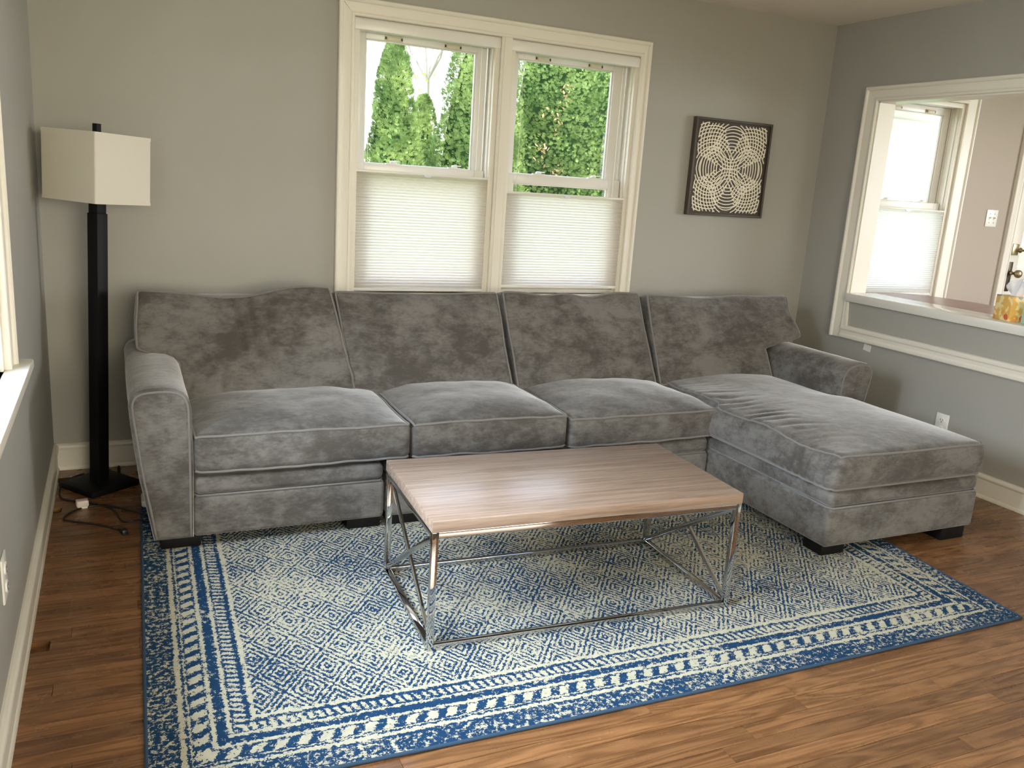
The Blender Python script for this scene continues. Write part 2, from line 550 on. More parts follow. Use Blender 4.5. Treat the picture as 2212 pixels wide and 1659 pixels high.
def wall(name, axis, xs, zs, holes, t0, t1, m):
    """wall in the plane axis ('x' or 'y'), between breaks xs (along) and zs, cells listed in holes left open"""
    xb = sorted(set(xs+[h for ho in holes for h in ho[:2]]))
    zb = sorted(set(zs+[h for ho in holes for h in ho[2:]]))
    def solid(i, j):
        if i < 0 or j < 0 or i >= len(xb)-1 or j >= len(zb)-1:
            return False
        cx, cz = (xb[i]+xb[i+1])/2, (zb[j]+zb[j+1])/2
        return not any(h[0] < cx < h[1] and h[2] < cz < h[3] for h in holes)
    P = (lambda a, t, z: (a, t, z)) if axis == 'y' else (lambda a, t, z: (t, a, z))
    mb = MB()
    for i in range(len(xb)-1):
        for j in range(len(zb)-1):
            if not solid(i, j):
                continue
            x0, x1, z0, z1 = xb[i], xb[i+1], zb[j], zb[j+1]
            for t in (t0, t1):
                mb.add([P(x0, t, z0), P(x1, t, z0), P(x1, t, z1), P(x0, t, z1)], [(0, 1, 2, 3)])
            for di, dj, a, b in ((-1, 0, (x0, z0), (x0, z1)), (1, 0, (x1, z0), (x1, z1)), (0, -1, (x0, z0), (x1, z0)), (0, 1, (x0, z1), (x1, z1))):
                if not solid(i+di, j+dj):
                    mb.add([P(a[0], t0, a[1]), P(b[0], t0, b[1]), P(b[0], t1, b[1]), P(a[0], t1, a[1])], [(0, 1, 2, 3)])
    me = bpy.data.meshes.new(name)
    me.from_pydata(mb.v, [], mb.f)
    bm = bmesh.new()
    bm.from_mesh(me)
    bmesh.ops.remove_doubles(bm, verts=bm.verts, dist=1e-5)
    bmesh.ops.recalc_face_normals(bm, faces=bm.faces)
    bm.to_mesh(me)
    bm.free()
    me.materials.append(m)
    o = bpy.data.objects.new(name, me)
    C.objects.link(o)
    return tag(o, kind='structure')

# ---------------------------------------------------------------- room shell
W, H, RY, HX = 4.248, 2.4345, -6.2, 7.5
PT = .12                                    # partition thickness
wall('wall_back', 'y', [-.15, W], [-.02, H], [(1.33, 2.074, .82, 2.10), (2.131, 2.90, .82, 2.10)], 0, .15, M['wall'])
wall('wall_left', 'x', [RY, .15], [-.02, H], [(-3.0, -1.56, .82, 2.10)], -.15, 0, M['wall'])
wall('wall_right', 'x', [RY, 0], [-.02, H], [(-2.7, -.405, .845, 1.985)], W, W+PT, M['wall'])
wall('wall_rear', 'y', [-.15, HX+.15], [-.02, H], [(.4, 2.6, .65, 2.15), (5.0, 6.9, .65, 2.15)], RY-.15, RY, M['wall'])
wall('wall_hall_back', 'y', [W, HX+.15], [-.02, H], [(4.70, 5.455, .82, 2.10), (6.17, 7.05, 0, 2.08)], 0, .15, M['hall'])
wall('wall_hall_right', 'x', [RY, 0], [-.02, H], [(-3.9, -1.3, .65, 2.15)], HX, HX+.15, M['hall'])
# a skin of the next room's paint on the far face of the partition
wall('wall_hall_left', 'x', [RY, 0], [-.02, H], [(-2.7, -.405, .845, 1.985)], W+PT, W+PT+.004, M['hall'])
ce = MB().box(-.15, HX+.15, RY-.15, .15, H, H+.12).build('ceiling', M['ceil'])
tag(ce, kind='structure')

# floor: a sub-floor slab and the single oak strips lying on it
fl = MB().box(-.15, HX+.15, RY-.15, .15, -.14, -.02).build('floor', M['floor'])
tag(fl, kind='structure')
PWD = .0605
me_plank = None
rest = MB()
npl = 0
camloc = Vector((0.28447, -4.17731, 1.40624))
def topx(p):
    d = Vector(p)-camloc
    z = d.dot(fw)
    if z < .1:
        return None
    return 1106+1843.93*d.dot(r2)/z, 829.5-1843.93*d.dot(u2)/z
def visible(x0, x1, yc):
    for i in range(9):
        x = x0+(x1-x0)*i/8
        q = topx((x, yc, 0))
        if q and -30 < q[0] < 2240 and -30 < q[1] < 1690 and 0 < x < W:
            if yc > -2.44 and .36 < x < 3.15:
                continue                     # under the rug
            if yc > -1.0 and x > .45:
                continue                     # behind the sofa
            return True
    return False
rng = random.Random(11)
y = 0.0
rowi = 0
while y > RY:
    x = 0.0 if False else -rng.random()*.9
    while x < HX:
        L = rng.uniform(.45, 1.5)
        x0, x1 = max(x, 0), min(x+L, HX)
        x += L
        if x1-x0 < .08:
            continue
        g = .0006
        y1, y0 = y-g, max(y-PWD+g, RY)
        if visible(x0, x1, (y0+y1)/2) and npl < 290:
            if me_plank is None:
                po = MB().box(-.5, .5, -.5, .5, -.5, .5).build('plank', M['floor'])
                me_plank = po.data
            else:
                po = bpy.data.objects.new('plank', me_plank)
                C.objects.link(po)
            po.parent = fl
            po.location = ((x0+x1)/2, (y0+y1)/2, -.01)
            po.scale = (x1-x0-2*g, y1-y0, .02)
            npl += 1
        else:
            rest.box(x0+g, x1-g, y0, y1, -.02, 0)
    y -= PWD
    rowi += 1
tag(rest.build('far_planks', M['floor'], fl), kind='stuff')

# baseboards: board, cap bead and quarter-round in one moulded profile
BP = [(0, 0), (.018, 0), (.0178, .006), (.016, .0125), (.0135, .017), (.012, .018), (.012, .096), (.0135, .099), (.019, .101), (.0205, .108), (.019, .115), (.014, .120), (.006, .123), (0, .123)]
def baseboard(name, a, b, inward):
    a, b, n = Vector(a), Vector(b), Vector(inward)
    o = MB().prism(BP, lambda d, z, t: a+(b-a)*t+n*d+Vector((0, 0, z)), 0, 1).build(name, M['white'])
    return tag(o, kind='structure')
baseboard('baseboard_left', (0, RY, 0), (0, 0, 0), (1, 0, 0))
baseboard('baseboard_back', (0, 0, 0), (W, 0, 0), (0, -1, 0))
baseboard('baseboard_right', (W, RY, 0), (W, 0, 0), (-1, 0, 0))

# casings: moulded section, d = distance from inner edge, h = height off the wall
def casing_profile(w):
    return [(0, 0), (0, .014), (.004, .017), (.012, .017), (.016, .013), (.022, .012), (w-.030, .016), (w-.022, .016), (w-.019, .022), (w-.013, .026), (w-.004, .026), (w, .022), (w, 0)]
def casing_run(mb, a, b, outv, nrm, w, mit_a, mit_b):
    """moulding along a->b (inner edge line); outv = away from the opening; mitre ends by outv shift"""
    a, b, outv, nrm = Vector(a), Vector(b), Vector(outv), Vector(nrm)
    d = (b-a).normalized()
    prof = casing_profile(w)
    n = len(prof)
    vs = [a-d*(x*mit_a)+outv*x+nrm*h for x, h in prof]+[b+d*(x*mit_b)+outv*x+nrm*h for x, h in prof]
    fs = [tuple(range(n)), tuple(range(n, 2*n))]
    for i in range(n):
        j = (i+1) % n
        fs.append((i, j, j+n, i+n))
    mb.add(vs, fs)

cs = MB()
nb = (0, -1, 0)
casing_run(cs, (1.33, 0, .80), (1.33, 0, 2.104), (-1, 0, 0), nb, .075, 0, 1)
casing_run(cs, (2.892, 0, .80), (2.892, 0, 2.104), (1, 0, 0), nb, .062, 0, 1.25)
casing_run(cs, (1.33, 0, 2.104), (2.892, 0, 2.104), (0, 0, 1), nb, .079, .95, .79)
cs.box(2.074, 2.131, -.016, 0, .80, 2.104)
cs.box(2.088, 2.117, -.020, -.016, .80, 2.104)
tc_ = tag(cs.build('trim_1', M['white']), kind='structure')
st = MB().box(1.22, 2.99, -.055, .03, .79, .82).build('window_stool', M['white'], tc_, bevel=.006)
MB().box(1.26, 2.95, -.016, 0, .70, .79).build('apron_board', M['white'], tc_, bevel=.003)

cs = MB()
nl = (1, 0, 0)
casing_run(cs, (0, -1.56, .80), (0, -1.56, 2.104), (0, 1, 0), nl, .088, 0, .9)
casing_run(cs, (0, -3.0, .80), (0, -3.0, 2.104), (0, -1, 0), nl, .088, 0, .9)
casing_run(cs, (0, -3.0, 2.104), (0, -1.56, 2.104), (0, 0, 1), nl, .079, 1.1, 1.1)
tl_ = tag(cs.build('trim_2', M['white']), kind='structure')
MB().box(-.03, .058, -3.14, -1.415, .79, .82).build('window_stool', M['white'], tl_, bevel=.006)
MB().box(0, .016, -3.1, -1.47, .70, .79).build('apron_board', M['white'], tl_, bevel=.003)

# pass-through in the right wall: casing, jamb, ledge, lower moulding
cs = MB()
nr = (-1, 0, 0)
casing_run(cs, (W, -.405, .626), (W, -.405, 1.985), (0, 1, 0), nr, .090, 0, .86)
casing_run(cs, (W, -2.7, .626), (W, -2.7, 1.985), (0, -1, 0), nr, .090, 0, .86)
casing_run(cs, (W, -2.7, 1.985), (W, -.405, 1.985), (0, 0, 1), nr, .078, 1.15, 1.15)
tr_ = tag(cs.build('trim_3', M['white']), kind='structure')
low = MB()
LP = [(0, .626), (.020, .626), (.026, .632), (.026, .644), (.021, .650), (.018, .656), (.019, .672), (.024, .680), (.024, .690), (.018, .698), (.010, .702), (0, .702)]
low.prism(LP, lambda d, z, t: Vector((W-d, -.40-2.3*t, z)), 0, 1)
low.build('lower_moulding', M['white'], tr_)
MB().prism([(-.012, .626), (.012, .626), (.026, .702), (.010, .845), (-.012, .845)], lambda a, z, t: Vector((W-t, -.405-a, z)), 0, .016).build('corner_block', M['white'], tr_)
MB().box(W-.034, W+PT+.075, -2.78, -.405, .845, .895).build('pass_through_ledge', M['gloss'], tr_, bevel=.008)
jb = MB()
jb.box(W+.001, W+PT+.003, -.412, -.403, .85, 1.983)
jb.box(W+.001, W+PT+.003, -2.702, -2.693, .85, 1.983)
jb.box(W+.001, W+PT+.003, -2.7, -.405, 1.976, 1.986)
jb.build('jamb', M['white'], tr_)

# ---------------------------------------------------------------- windows
def make_window(name, mat, w, h, ml=.078, mr=.09, mid=.604, vent=True):
    fr = MB()
    fr.box(0, .028, .0, .15, 0, h).box(w-.028, w, .0, .15, 0, h).box(.028, w-.028, .0, .15, h-.028, h).box(.028, w-.028, .03, .15, 0, .02)
    # stop beads and balance tracks
    fr.box(.028, .036, .022, .04, 0, h-.028).box(w-.036, w-.028, .022, .04, 0, h-.028)
    fr.box(.028, .034, .074, .079, 0, h-.028).box(w-.036, w-.028, .074, .079, 0, h-.028)
    f = fr.build(name, M['white'], None, bevel=.002, mat=mat)
    tag(f, kind='structure')
    def sash(nm, z0, z1, y0, y1, sl, sr, br, tr):
        s = MB()
        x0, x1 = .034, w-.036
        s.box(x0, sl, y0, y1, z0, z1).box(sr, x1, y0, y1, z0, z1).box(sl, sr, y0, y1, z0, z0+br).box(sl, sr, y0, y1, z1-tr, z1)
        # glazing bead
        e = .009
        for a in ((sl, sl+e, z0+br, z1-tr), (sr-e, sr, z0+br, z1-tr)):
            s.box(a[0], a[1], y0+.008, y1-.008, a[2], a[3])
        s.box(sl+e, sr-e, y0+.008, y1-.008, z0+br, z0+br+.006).box(sl+e, sr-e, y0+.008, y1-.008, z1-tr-.006, z1-tr)
        so = s.build(nm, M['vinyl'], f, bevel=.002, mat=mat)
        MB().box(sl+.002, sr-.002, (y0+y1)/2-.002, (y0+y1)/2+.002, z0+br, z1-tr).build('pane', M['glass'], so, mat=mat)
        return so
    us = sash('upper_sash', mid-.012, h-.03, .082, .112, ml, w-mr, .036, .045)
    ls = sash('lower_sash', .02, mid+.026, .044, .073, ml-.004, w-mr+.004, .055, .050)
    for cx in (.30, .74):
        k = MB()
        c0 = w*cx
        k.box(c0-.036, c0+.036, .048, .072, mid+.026, mid+.032)
        k.lathe([(.016, 0), (.016, .008), (.010, .012)], (c0, .060, mid+.032), 'z', 12)
        k.bar((c0, .060, mid+.041), (c0+.034, .052, mid+.041), .009, .006)
        k.build('sash_lock', M['plastic'], ls, bevel=.0015, mat=mat)
    for cx in (.29, .70):
        c0 = w*cx
        k = MB()
        k.box(c0-.046, c0+.046, .078, .083, h-.074, h-.050)
        k.box(c0-.032, c0+.032, .071, .079, h-.072, h-.056)
        k.build('vent_latch', M['latch'], us, bevel=.002, mat=mat)
        MB().box(c0-.044, c0-.036, .0765, .079, h-.068, h-.056).box(c0+.036, c0+.044, .0765, .079, h-.068, h-.056).build('latch_slot', M['slot'], us, mat=mat)
    return f
def shade(name, mat, w, h, ztop, zbot, label, withhead=True, group=None, tabx=.5, fab='shade'):
    org = mat @ Vector((w/2, .02, zbot))
    t = empty(name, org, label, 'window shade', group)
    x0, x1 = .005, w-.004
    if withhead:
        MB().box(x0-.003, x1+.003, -.008, .040, h-.052, h-.006).build('headrail', M['vinyl'], t, bevel=.003, mat=mat)
    n = max(4, round((ztop-.012-zbot-.016)/.0145))
    zz0, zz1 = zbot+.016, ztop-.012
    vs, fs = [], []
    for i in range(2*n+1):
        z = zz0+(zz1-zz0)*i/(2*n)
        d = .010 if i % 2 else 0.0
        for x in (x0+.003, x1-.003):
            vs.append((x, .012-d, z))
    for i in range(2*n):
        fs.append((2*i, 2*i+1, 2*i+3, 2*i+2))
    MB().add(vs, fs).build('pleated_fabric', M[fab], t, mat=mat)
    MB().box(x0, x1, .001, .030, zz1, ztop).build('top_rail', M['vinyl'], t, bevel=.002, mat=mat)
    MB().box(x0, x1, .001, .030, zbot, zz0).build('bottom_rail', M['vinyl'], t, bevel=.002, mat=mat)
    k = MB()
    pr = [(math.cos(a)*.020, -abs(math.sin(a))*.012) for a in [PI*i/8 for i in range(9)]]
    k.prism(pr, lambda a, b, q: Vector((w*tabx+a, -.006+.007*q, zz1+.004+b)), 0, 1)
    k.build('pull_tab', M['clear'], t, mat=mat)
    if withhead:
        for cx in (.11, .875):
            MB().tube([(w*cx, .015, ztop), (w*cx, .015, h-.05)], .0011, n=5).build('lift_cord', M['plastic'], t, mat=mat)
    return t
T = Matrix.Translation
mL = T((1.33, 0, .82))
mR = T((2.131, 0, .82))
make_window('window_1', mL, .744, 1.28)
make_window('window_2', mR, .769, 1.28, .081, .112)
shade('cellular_shade', mL, .744, 1.28, .597, .006, 'white pleated shade covering the lower half of the left back window', tabx=.52)
shade('cellular_shade', mR, .769, 1.28, .537, .030, 'white pleated shade lowered a little further in the right back window', tabx=.50)
# left wall: a pair of sashes of the same make, seen edge-on
mW1 = T((0, -1.56, .82)) @ Matrix.Rotation(PI/2, 4, 'Z') @ T((-.70, 0, 0))
mW2 = T((0, -1.56, .82)) @ Matrix.Rotation(PI/2, 4, 'Z') @ T((-1.44, 0, 0))
make_window('window_3', mW1, .70, 1.28)
make_window('window_4', mW2, .70, 1.28)
tag(MB().box(-.15, .016, -2.30, -2.26, .82, 2.10).build('trim_4', M['white']), kind='structure')
shade('cellular_shade', mW1, .70, 1.28, 1.236, .52, 'white pleated shade hanging in the left wall window beside the lamp')
# hall window seen through the pass-through
mH = T((4.70, 0, .82))
make_window('window_5', mH, .755, 1.28)
shade('cellular_shade', mH, .755, 1.28, .585, .006, 'bright pleated shade in the window behind the pass-through', withhead=False, fab='backlit')
cs = MB()
casing_run(cs, (4.70, 0, .80), (4.70, 0, 2.104), (-1, 0, 0), nb, .11, 0, .72)
casing_run(cs, (5.455, 0, .80), (5.455, 0, 2.104), (1, 0, 0), nb, .11, 0, .72)
casing_run(cs, (4.70, 0, 2.104), (5.455, 0, 2.104), (0, 0, 1), nb, .079, 1.39, 1.39)
th_ = tag(cs.build('trim_5', M['white']), kind='structure')

# hall door with glazed upper part
cs = MB()
casing_run(cs, (6.17, 0, 0), (6.17, 0, 2.08), (-1, 0, 0), nb, .095, 0, .85)
casing_run(cs, (7.05, 0, 0), (7.05, 0, 2.08), (1, 0, 0), nb, .095, 0, .85)
casing_run(cs, (6.17, 0, 2.08), (7.05, 0, 2.08), (0, 0, 1), nb, .08, 1.19, 1.19)
tag(cs.build('trim_6', M['white']), kind='structure')
d = MB()
dx0, dx1, gx0, gx1 = 6.175, 7.045, 6.30, 6.92
d.box(dx0, gx0, .01, .05, .005, 2.075).box(gx1, dx1, .01, .05, .005, 2.075)
d.box(gx0, gx1, .01, .05, .005, .22).box(gx0, gx1, .01, .05, .93, 1.04).box(gx0, gx1, .01, .05, 1.93, 2.075)
d.box(gx0, gx1, .025, .042, .22, .93)
dr = tag(d.build('door_1', M['white'], None, bevel=.003), kind='structure')
mb = MB()
for z in (1.315, 1.61):
    mb.box(gx0, gx1, .015, .045, z-.012, z+.012)
for x in (6.505, 6.715):
    mb.box(x-.011, x+.011, .016, .044, 1.04, 1.93)
mb.build('muntin', M['white'], dr, bevel=.002)
MB().box(gx0, gx1, .029, .032, 1.04, 1.93).build('pane', M['glass'], dr)
lk = MB()
lk.box(6.178, 6.246, -.014, .012, 1.125, 1.205)
lk.box(6.166, 6.180, -.010, .010, 1.135, 1.150).box(6.166, 6.180, -.010, .010, 1.158, 1.172).box(6.166, 6.180, -.010, .010, 1.18, 1.195)
lk.build('rim_lock', M['brass'], dr, bevel=.003)
MB().lathe([(.020, -.014), (.020, -.020), (.010, -.026), (.008, -.05), (.016, -.056), (.018, -.064), (.012, -.072)], (6.262, 0, 1.162), 'y', 16).bar((6.24, -.008, 1.162), (6.285, -.008, 1.162), .03, .012).build('latch_turn', M['brass'], dr, smooth=True)
MB().box(6.185, 6.238, .0, .012, .86, 1.075).build('escutcheon', M['bronze'], dr, bevel=.003)
MB().lathe([(.018, .0), (.018, -.006), (.010, -.012), (.010, -.034), (.022, -.040), (.030, -.052), (.030, -.066), (.022, -.077), (.006, -.081)], (6.226, 0, .995), 'y', 20).build('door_knob', M['brass'], dr, smooth=True)

# porch outside the hall window
po = MB()
po.box(4.2, 7.6, .16, 1.7, 2.30, 2.38)
for i in range(8):
    po.box(4.2, 7.6, .22+i*.17, .23+i*.17, 2.290, 2.30)
po.box(4.2, 7.6, 1.5, 1.56, 2.04, 2.30).box(4.2, 7.6, 1.48, 1.5, 2.13, 2.15).box(4.2, 7.6, .9, .96, 2.26, 2.30)
pr_ = tag(po.build('porch_ceiling', M['porch']), kind='structure')
pf = MB()
for x in (4.4, 5.6, 6.78, 7.5):
    pf.box(x-.018, x+.018, 1.53, 1.59, -.6, 2.12)
pf.box(4.2, 7.6, 1.53, 1.59, .60, .68)
tag(pf.build('porch_frame', M['porch']), kind='structure')
tag(MB().box(4.2, 7.6, .16, 1.7, -.7, -.1).build('porch_floor', M['porch']), kind='structure')

# ---------------------------------------------------------------- outside: lawn and hedge
tag(MB().box(-40, 60, .16, 90, -.85, -.72).build('ground_lawn', M['grass']), kind='structure')
tag(MB().box(-40, -.16, -60, .16, -.85, -.72).build('ground_driveway', M['drive']), kind='structure')
tag(MB().box(-40, 60, -60, -6.5, -.85, -.72).build('ground_street_lawn', M['grass']), kind='structure')

def arbor_mesh(name, height, rad, seed, n, tip=.55):
    """fans of flat scale-leaf sprays set over a tapering column"""
    g = random.Random(seed)
    vs, fs = [], []
    for _ in range(n):
        t = g.random()**1.15
        z = .12+(height-.12)*t
        prof = rad*(1-t**2.3)**tip*(1+.16*noise.noise(Vector((seed*3.1, z*2.1, 4.0))))+.02
        a = g.random()*2*PI
        lump = 1+.20*noise.noise(Vector((math.cos(a)*1.8+seed, math.sin(a)*1.8, z*2.3)))+.10*noise.noise(Vector((math.cos(a)*5+seed, math.sin(a)*5, z*6)))
        r = prof*lump*(1-.22*g.random()**2)
        c = Vector((math.cos(a)*r, math.sin(a)*r, z))
        out = Vector((math.cos(a), math.sin(a), 0))
        upv = (Vector((0, 0, 1))*g.uniform(.35, 1.0)+out*g.uniform(.25, 1.0)+Vector((g.uniform(-.6, .6), g.uniform(-.6, .6), g.uniform(-.3, .3)))).normalized()
        tan = Vector((-out.y, out.x, 0))
        sd = (tan*math.cos(g.uniform(-1.2, 1.2))+out*g.uniform(-.7, .7)).normalized()
        sd = (sd-upv*sd.dot(upv)).normalized()
        s = g.uniform(.026, .052)
        k = len(vs)
        base = c-upv*s*.4
        vs.append(base)
        for q, ang in ((.75, -.8), (.95, -.42), (1.12, 0), (.95, .42), (.75, .8)):
            dv = upv*math.cos(ang)+sd*math.sin(ang)
            side = upv*(-math.sin(ang))+sd*math.cos(ang)
            tipp = base+dv*s*q
            wv = side*s*.075
            midp = base+dv*s*q*.55
            vs += [midp-wv, tipp, midp+wv]
        for j in range(5):
            b = k+1+3*j
            fs.append((k, b, b+1, b+2))
    me = bpy.data.meshes.new(name)
    me.from_pydata([tuple(v) for v in vs], [], fs)
    me.materials.append(M['leaf'])
    return me
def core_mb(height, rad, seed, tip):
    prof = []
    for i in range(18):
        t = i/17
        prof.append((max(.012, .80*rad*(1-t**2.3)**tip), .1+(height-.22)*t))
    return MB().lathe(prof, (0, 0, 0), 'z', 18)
def arbor(loc, height, rad, seed, n, label, tip=.55, dry=0, group='evergreen hedge outside the back windows'):
    root = empty('arborvitae_tree', loc, label, 'tree', group)
    me = arbor_mesh('foliage', height, rad, seed, n, tip)
    o = bpy.data.objects.new('foliage', me)
    C.objects.link(o)
    o.parent = root
    o['kind'] = 'stuff'
    c = core_mb(height, rad, seed, tip).build('sky_block_core', M['leafdark'])  # dark cone added to block the sky between the sprays
    c.parent = root
    MB().tube([(0, 0, -.02), (.01, 0, .5), (0, .01, height*.8)], .06, n=8, r1=.015).build('trunk', M['bark']).parent = root
    if dry:
        g = random.Random(seed+5)
        mb = MB()
        for _ in range(dry):
            cx, cz = g.choice([(-.60, 2.45), (-.42, 2.25), (-.50, 2.75), (-.36, 3.0)])
            p = Vector((cx+g.gauss(0, .05), -rad*.75+g.uniform(-.05, .03), cz+g.gauss(0, .07)))
            s = g.uniform(.012, .03)
            a = Vector((g.uniform(-1, 1), g.uniform(-.5, .5), g.uniform(-1, 1))).normalized()*s
            b = Vector((g.uniform(-1, 1), g.uniform(-.5, .5), g.uniform(-1, 1))).normalized()*s*.5
            mb.add([p-a, p+b, p+a, p-b], [(0, 1, 2, 3)])
        mb.build('dry_sprays', M['leafdry']).parent = root
    return root
GZ = -.72
arbor((2.53, 3.35, GZ), 3.27, .33, 3, 18000, 'narrow pointed evergreen with its tip against the sky in the left back window', .62)
arbor((1.90, 4.5, GZ), 2.60, .48, 5, 8000, 'lower evergreen at the left edge of the left back window')
arbor((3.27, 4.75, GZ), 2.95, .30, 9, 12000, 'short shaded evergreen in the dip between the two tallest trees')
arbor((3.50, 3.75, GZ), 3.60, .53, 14, 26000, 'broad evergreen filling the right side of the left back window', .48)
arbor((4.90, 4.6, GZ), 4.60, .84, 21, 46000, 'dense evergreen with orange dry sprays filling the right back window', .40, dry=90)
arbor((7.05, 4.9, GZ), 4.2, .80, 27, 9000, 'evergreen standing alone right of the hedge, beyond the right back window', .42)

def bare_tree(loc, seed, label):
    g = random.Random(seed)
    root = empty('deciduous_tree', loc, label, 'tree')
    wood = MB()
    tips = []
    def grow(p, d, L, r, lev):
        q = p+d*L
        m_ = p+d*L*.5+Vector((g.uniform(-.08, .08), g.uniform(-.08, .08), 0))*L
        wood.tube([p, m_, q], r, n=6, r1=r*.62)
        if lev == 0:
            tips.append(q)
            return
        for _ in range(3):
            nd = (d+Vector((g.uniform(-.75, .75), g.uniform(-.75, .75), g.uniform(-.1, .5)))).normalized()
            grow(q, nd, L*g.uniform(.6, .8), r*.6, lev-1)
        tips.append(q)
    grow(Vector((0, 0, 0)), Vector((.05, 0, 1)), 2.6, .075, 4)
    wood.build('trunk_and_branches', M['bark']).parent = root
    lv = MB()
    for p in tips:
        for _ in range(7):
            c = p+Vector((g.gauss(0, .22), g.gauss(0, .22), g.gauss(0, .18)))
            a = Vector((g.uniform(-1, 1), g.uniform(-1, 1), g.uniform(-1, 1))).normalized()*.05
            b = Vector((g.uniform(-1, 1), g.uniform(-1, 1), g.uniform(-1, 1))).normalized()*.035
            lv.add([c-a, c+b, c+a, c-b], [(0, 1, 2, 3)])
    o = lv.build('leaves', M['leafyellow'])
    o.parent = root
    o['kind'] = 'stuff'
bare_tree((6.55, 15.0, GZ), 4, 'thin leafy tree far behind the hedge, against the bright sky')

# ---------------------------------------------------------------- rug
RQ = [(.303, -2.395), (3.190, -2.434), (3.360, -.60), (.341, -.58)]     # front left, front right, back right, back left
def rugpt(s, t):
    a, b, c, d = [Vector(p) for p in RQ]
    p = (a*(1-s)+b*s)*(1-t)+(d*(1-s)+c*s)*t
    return Vector((p.x, p.y-.018*math.sin(PI*s)*(1-t), 0))
rt_ = empty('area_rug', (1.75, -1.5, 0), 'blue and cream distressed diamond-pattern rug under the coffee table and sofa front', 'rug')
nx_, ny_ = 48, 32
vs = []
for j in range(ny_+1):
    for i in range(nx_+1):
        p = rugpt(i/nx_, j/ny_)
        vs.append((p.x, p.y, .008))
fs = [(j*(nx_+1)+i, j*(nx_+1)+i+1, (j+1)*(nx_+1)+i+1, (j+1)*(nx_+1)+i) for j in range(ny_) for i in range(nx_)]
me = bpy.data.meshes.new('pile')
top_n = len(vs)
ring = [i for i in range(nx_+1)]+[j*(nx_+1)+nx_ for j in range(1, ny_+1)]+[ny_*(nx_+1)+i for i in range(nx_-1, -1, -1)]+[j*(nx_+1) for j in range(ny_-1, 0, -1)]
low_ = [(vs[i][0], vs[i][1], .0005) for i in ring]
vs2 = vs+low_
for k in range(len(ring)):
    l = (k+1) % len(ring)
    fs.append((ring[l], ring[k], top_n+k, top_n+l))
fs.append(tuple(top_n+k for k in range(len(ring)))[::-1])
me.from_pydata(vs2, [], fs)
uvl = me.uv_layers.new(name='UVMap')
for lp in me.loops:
    vi = lp.vertex_index
    if vi >= top_n:
        vi = ring[vi-top_n]
    i, j = vi % (nx_+1), vi // (nx_+1)
    uvl.data[lp.index].uv = (i/nx_*RUGW, j/ny_*RUGH)
me.materials.append(M['rug'])
ro = bpy.data.objects.new('pile', me)
C.objects.link(ro)
ro.parent = rt_
ro.matrix_parent_inverse = rt_.matrix_world.inverted()
MB().tube([(vs[i][0], vs[i][1], .0055) for i in ring], .0052, True, 8).build('binding', M['rugedge'], rt_, smooth=True)

# ---------------------------------------------------------------- sectional sofa
sofa = empty('sectional_sofa', (1.9, -.7, 0), 'long grey microfibre sectional sofa with chaise on the right, below the double window', 'sofa')
def breaks(h, r, n):
    inner = [-(h-r)+2*(h-r)*i/n for i in range(n+1)]
    e = [r*k for k in (.25, .55, .8)]
    return [-h]+[-h+x for x in e]+inner+[h-x for x in e[::-1]]+[h]
def rbox(half, r, n):
    """rounded box as a welded surface grid; returns points (rounded) and faces"""
    B = [breaks(half[i], r, n[i]) for i in range(3)]
    idx, pts, fs = {}, [], []
    def vid(i, j, k):
        key = (i, j, k)
        if key not in idx:
            p = Vector((B[0][i], B[1][j], B[2][k]))
            idx[key] = len(pts)
            pts.append(roundp(p, half, r))
        return idx[key]
    N = [len(b)-1 for b in B]
    for ax in range(3):
        u, v = [a for a in range(3) if a != ax]
        for end in (0, N[ax]):
            for a in range(N[u]):
                for b in range(N[v]):
                    q = []
                    for da, db in ((0, 0), (1, 0), (1, 1), (0, 1)):
                        c = [0, 0, 0]
                        c[ax], c[u], c[v] = end, a+da, b+db
                        q.append(vid(*c))
                    fs.append(tuple(q))
    return pts, fs
def roundp(p, half, r):
    q = Vector([max(-(half[i]-r), min(half[i]-r, p[i])) for i in range(3)])
    d = p-q
    if d.length > 1e-9:
        d = d.normalized()*r
    return q+d
def edge_loop(half, r, axis, sgn, n=60, offs=.0):
    """closed path along the four box edges around the face (axis, sgn), with rounded corners"""
    u, v = [a for a in range(3) if a != axis]
    pts = []
    cs_ = [(-1, -1), (1, -1), (1, 1), (-1, 1)]
    for k in range(4):
        a, b = cs_[k], cs_[(k+1) % 4]
        for i in range(n):
            t = i/n
            p = Vector((0, 0, 0))
            p[axis] = sgn*half[axis]
            p[u] = (a[0]+(b[0]-a[0])*t)*half[u]
            p[v] = (a[1]+(b[1]-a[1])*t)*half[v]
            q = roundp(p, half, r)
            nn = (q-Vector([max(-(half[i]-r), min(half[i]-r, p[i])) for i in range(3)])).normalized()
            pts.append(q+nn*offs)
    return pts
def cushion(name, half, r, n, fn, seams, parent, pr=.005):
    pts, fs = rbox(half, r, n)
    o = MB().add([fn(p) for p in pts], fs).build(name, M['velvet'], parent, smooth=True)
    for ax, sg in seams:
        lp = [fn(p) for p in edge_loop(half, r, ax, sg, 56, .0035)]
        MB().tube(lp, pr, True, 6).build('piping', M['piping'], o, smooth=True)
    return o

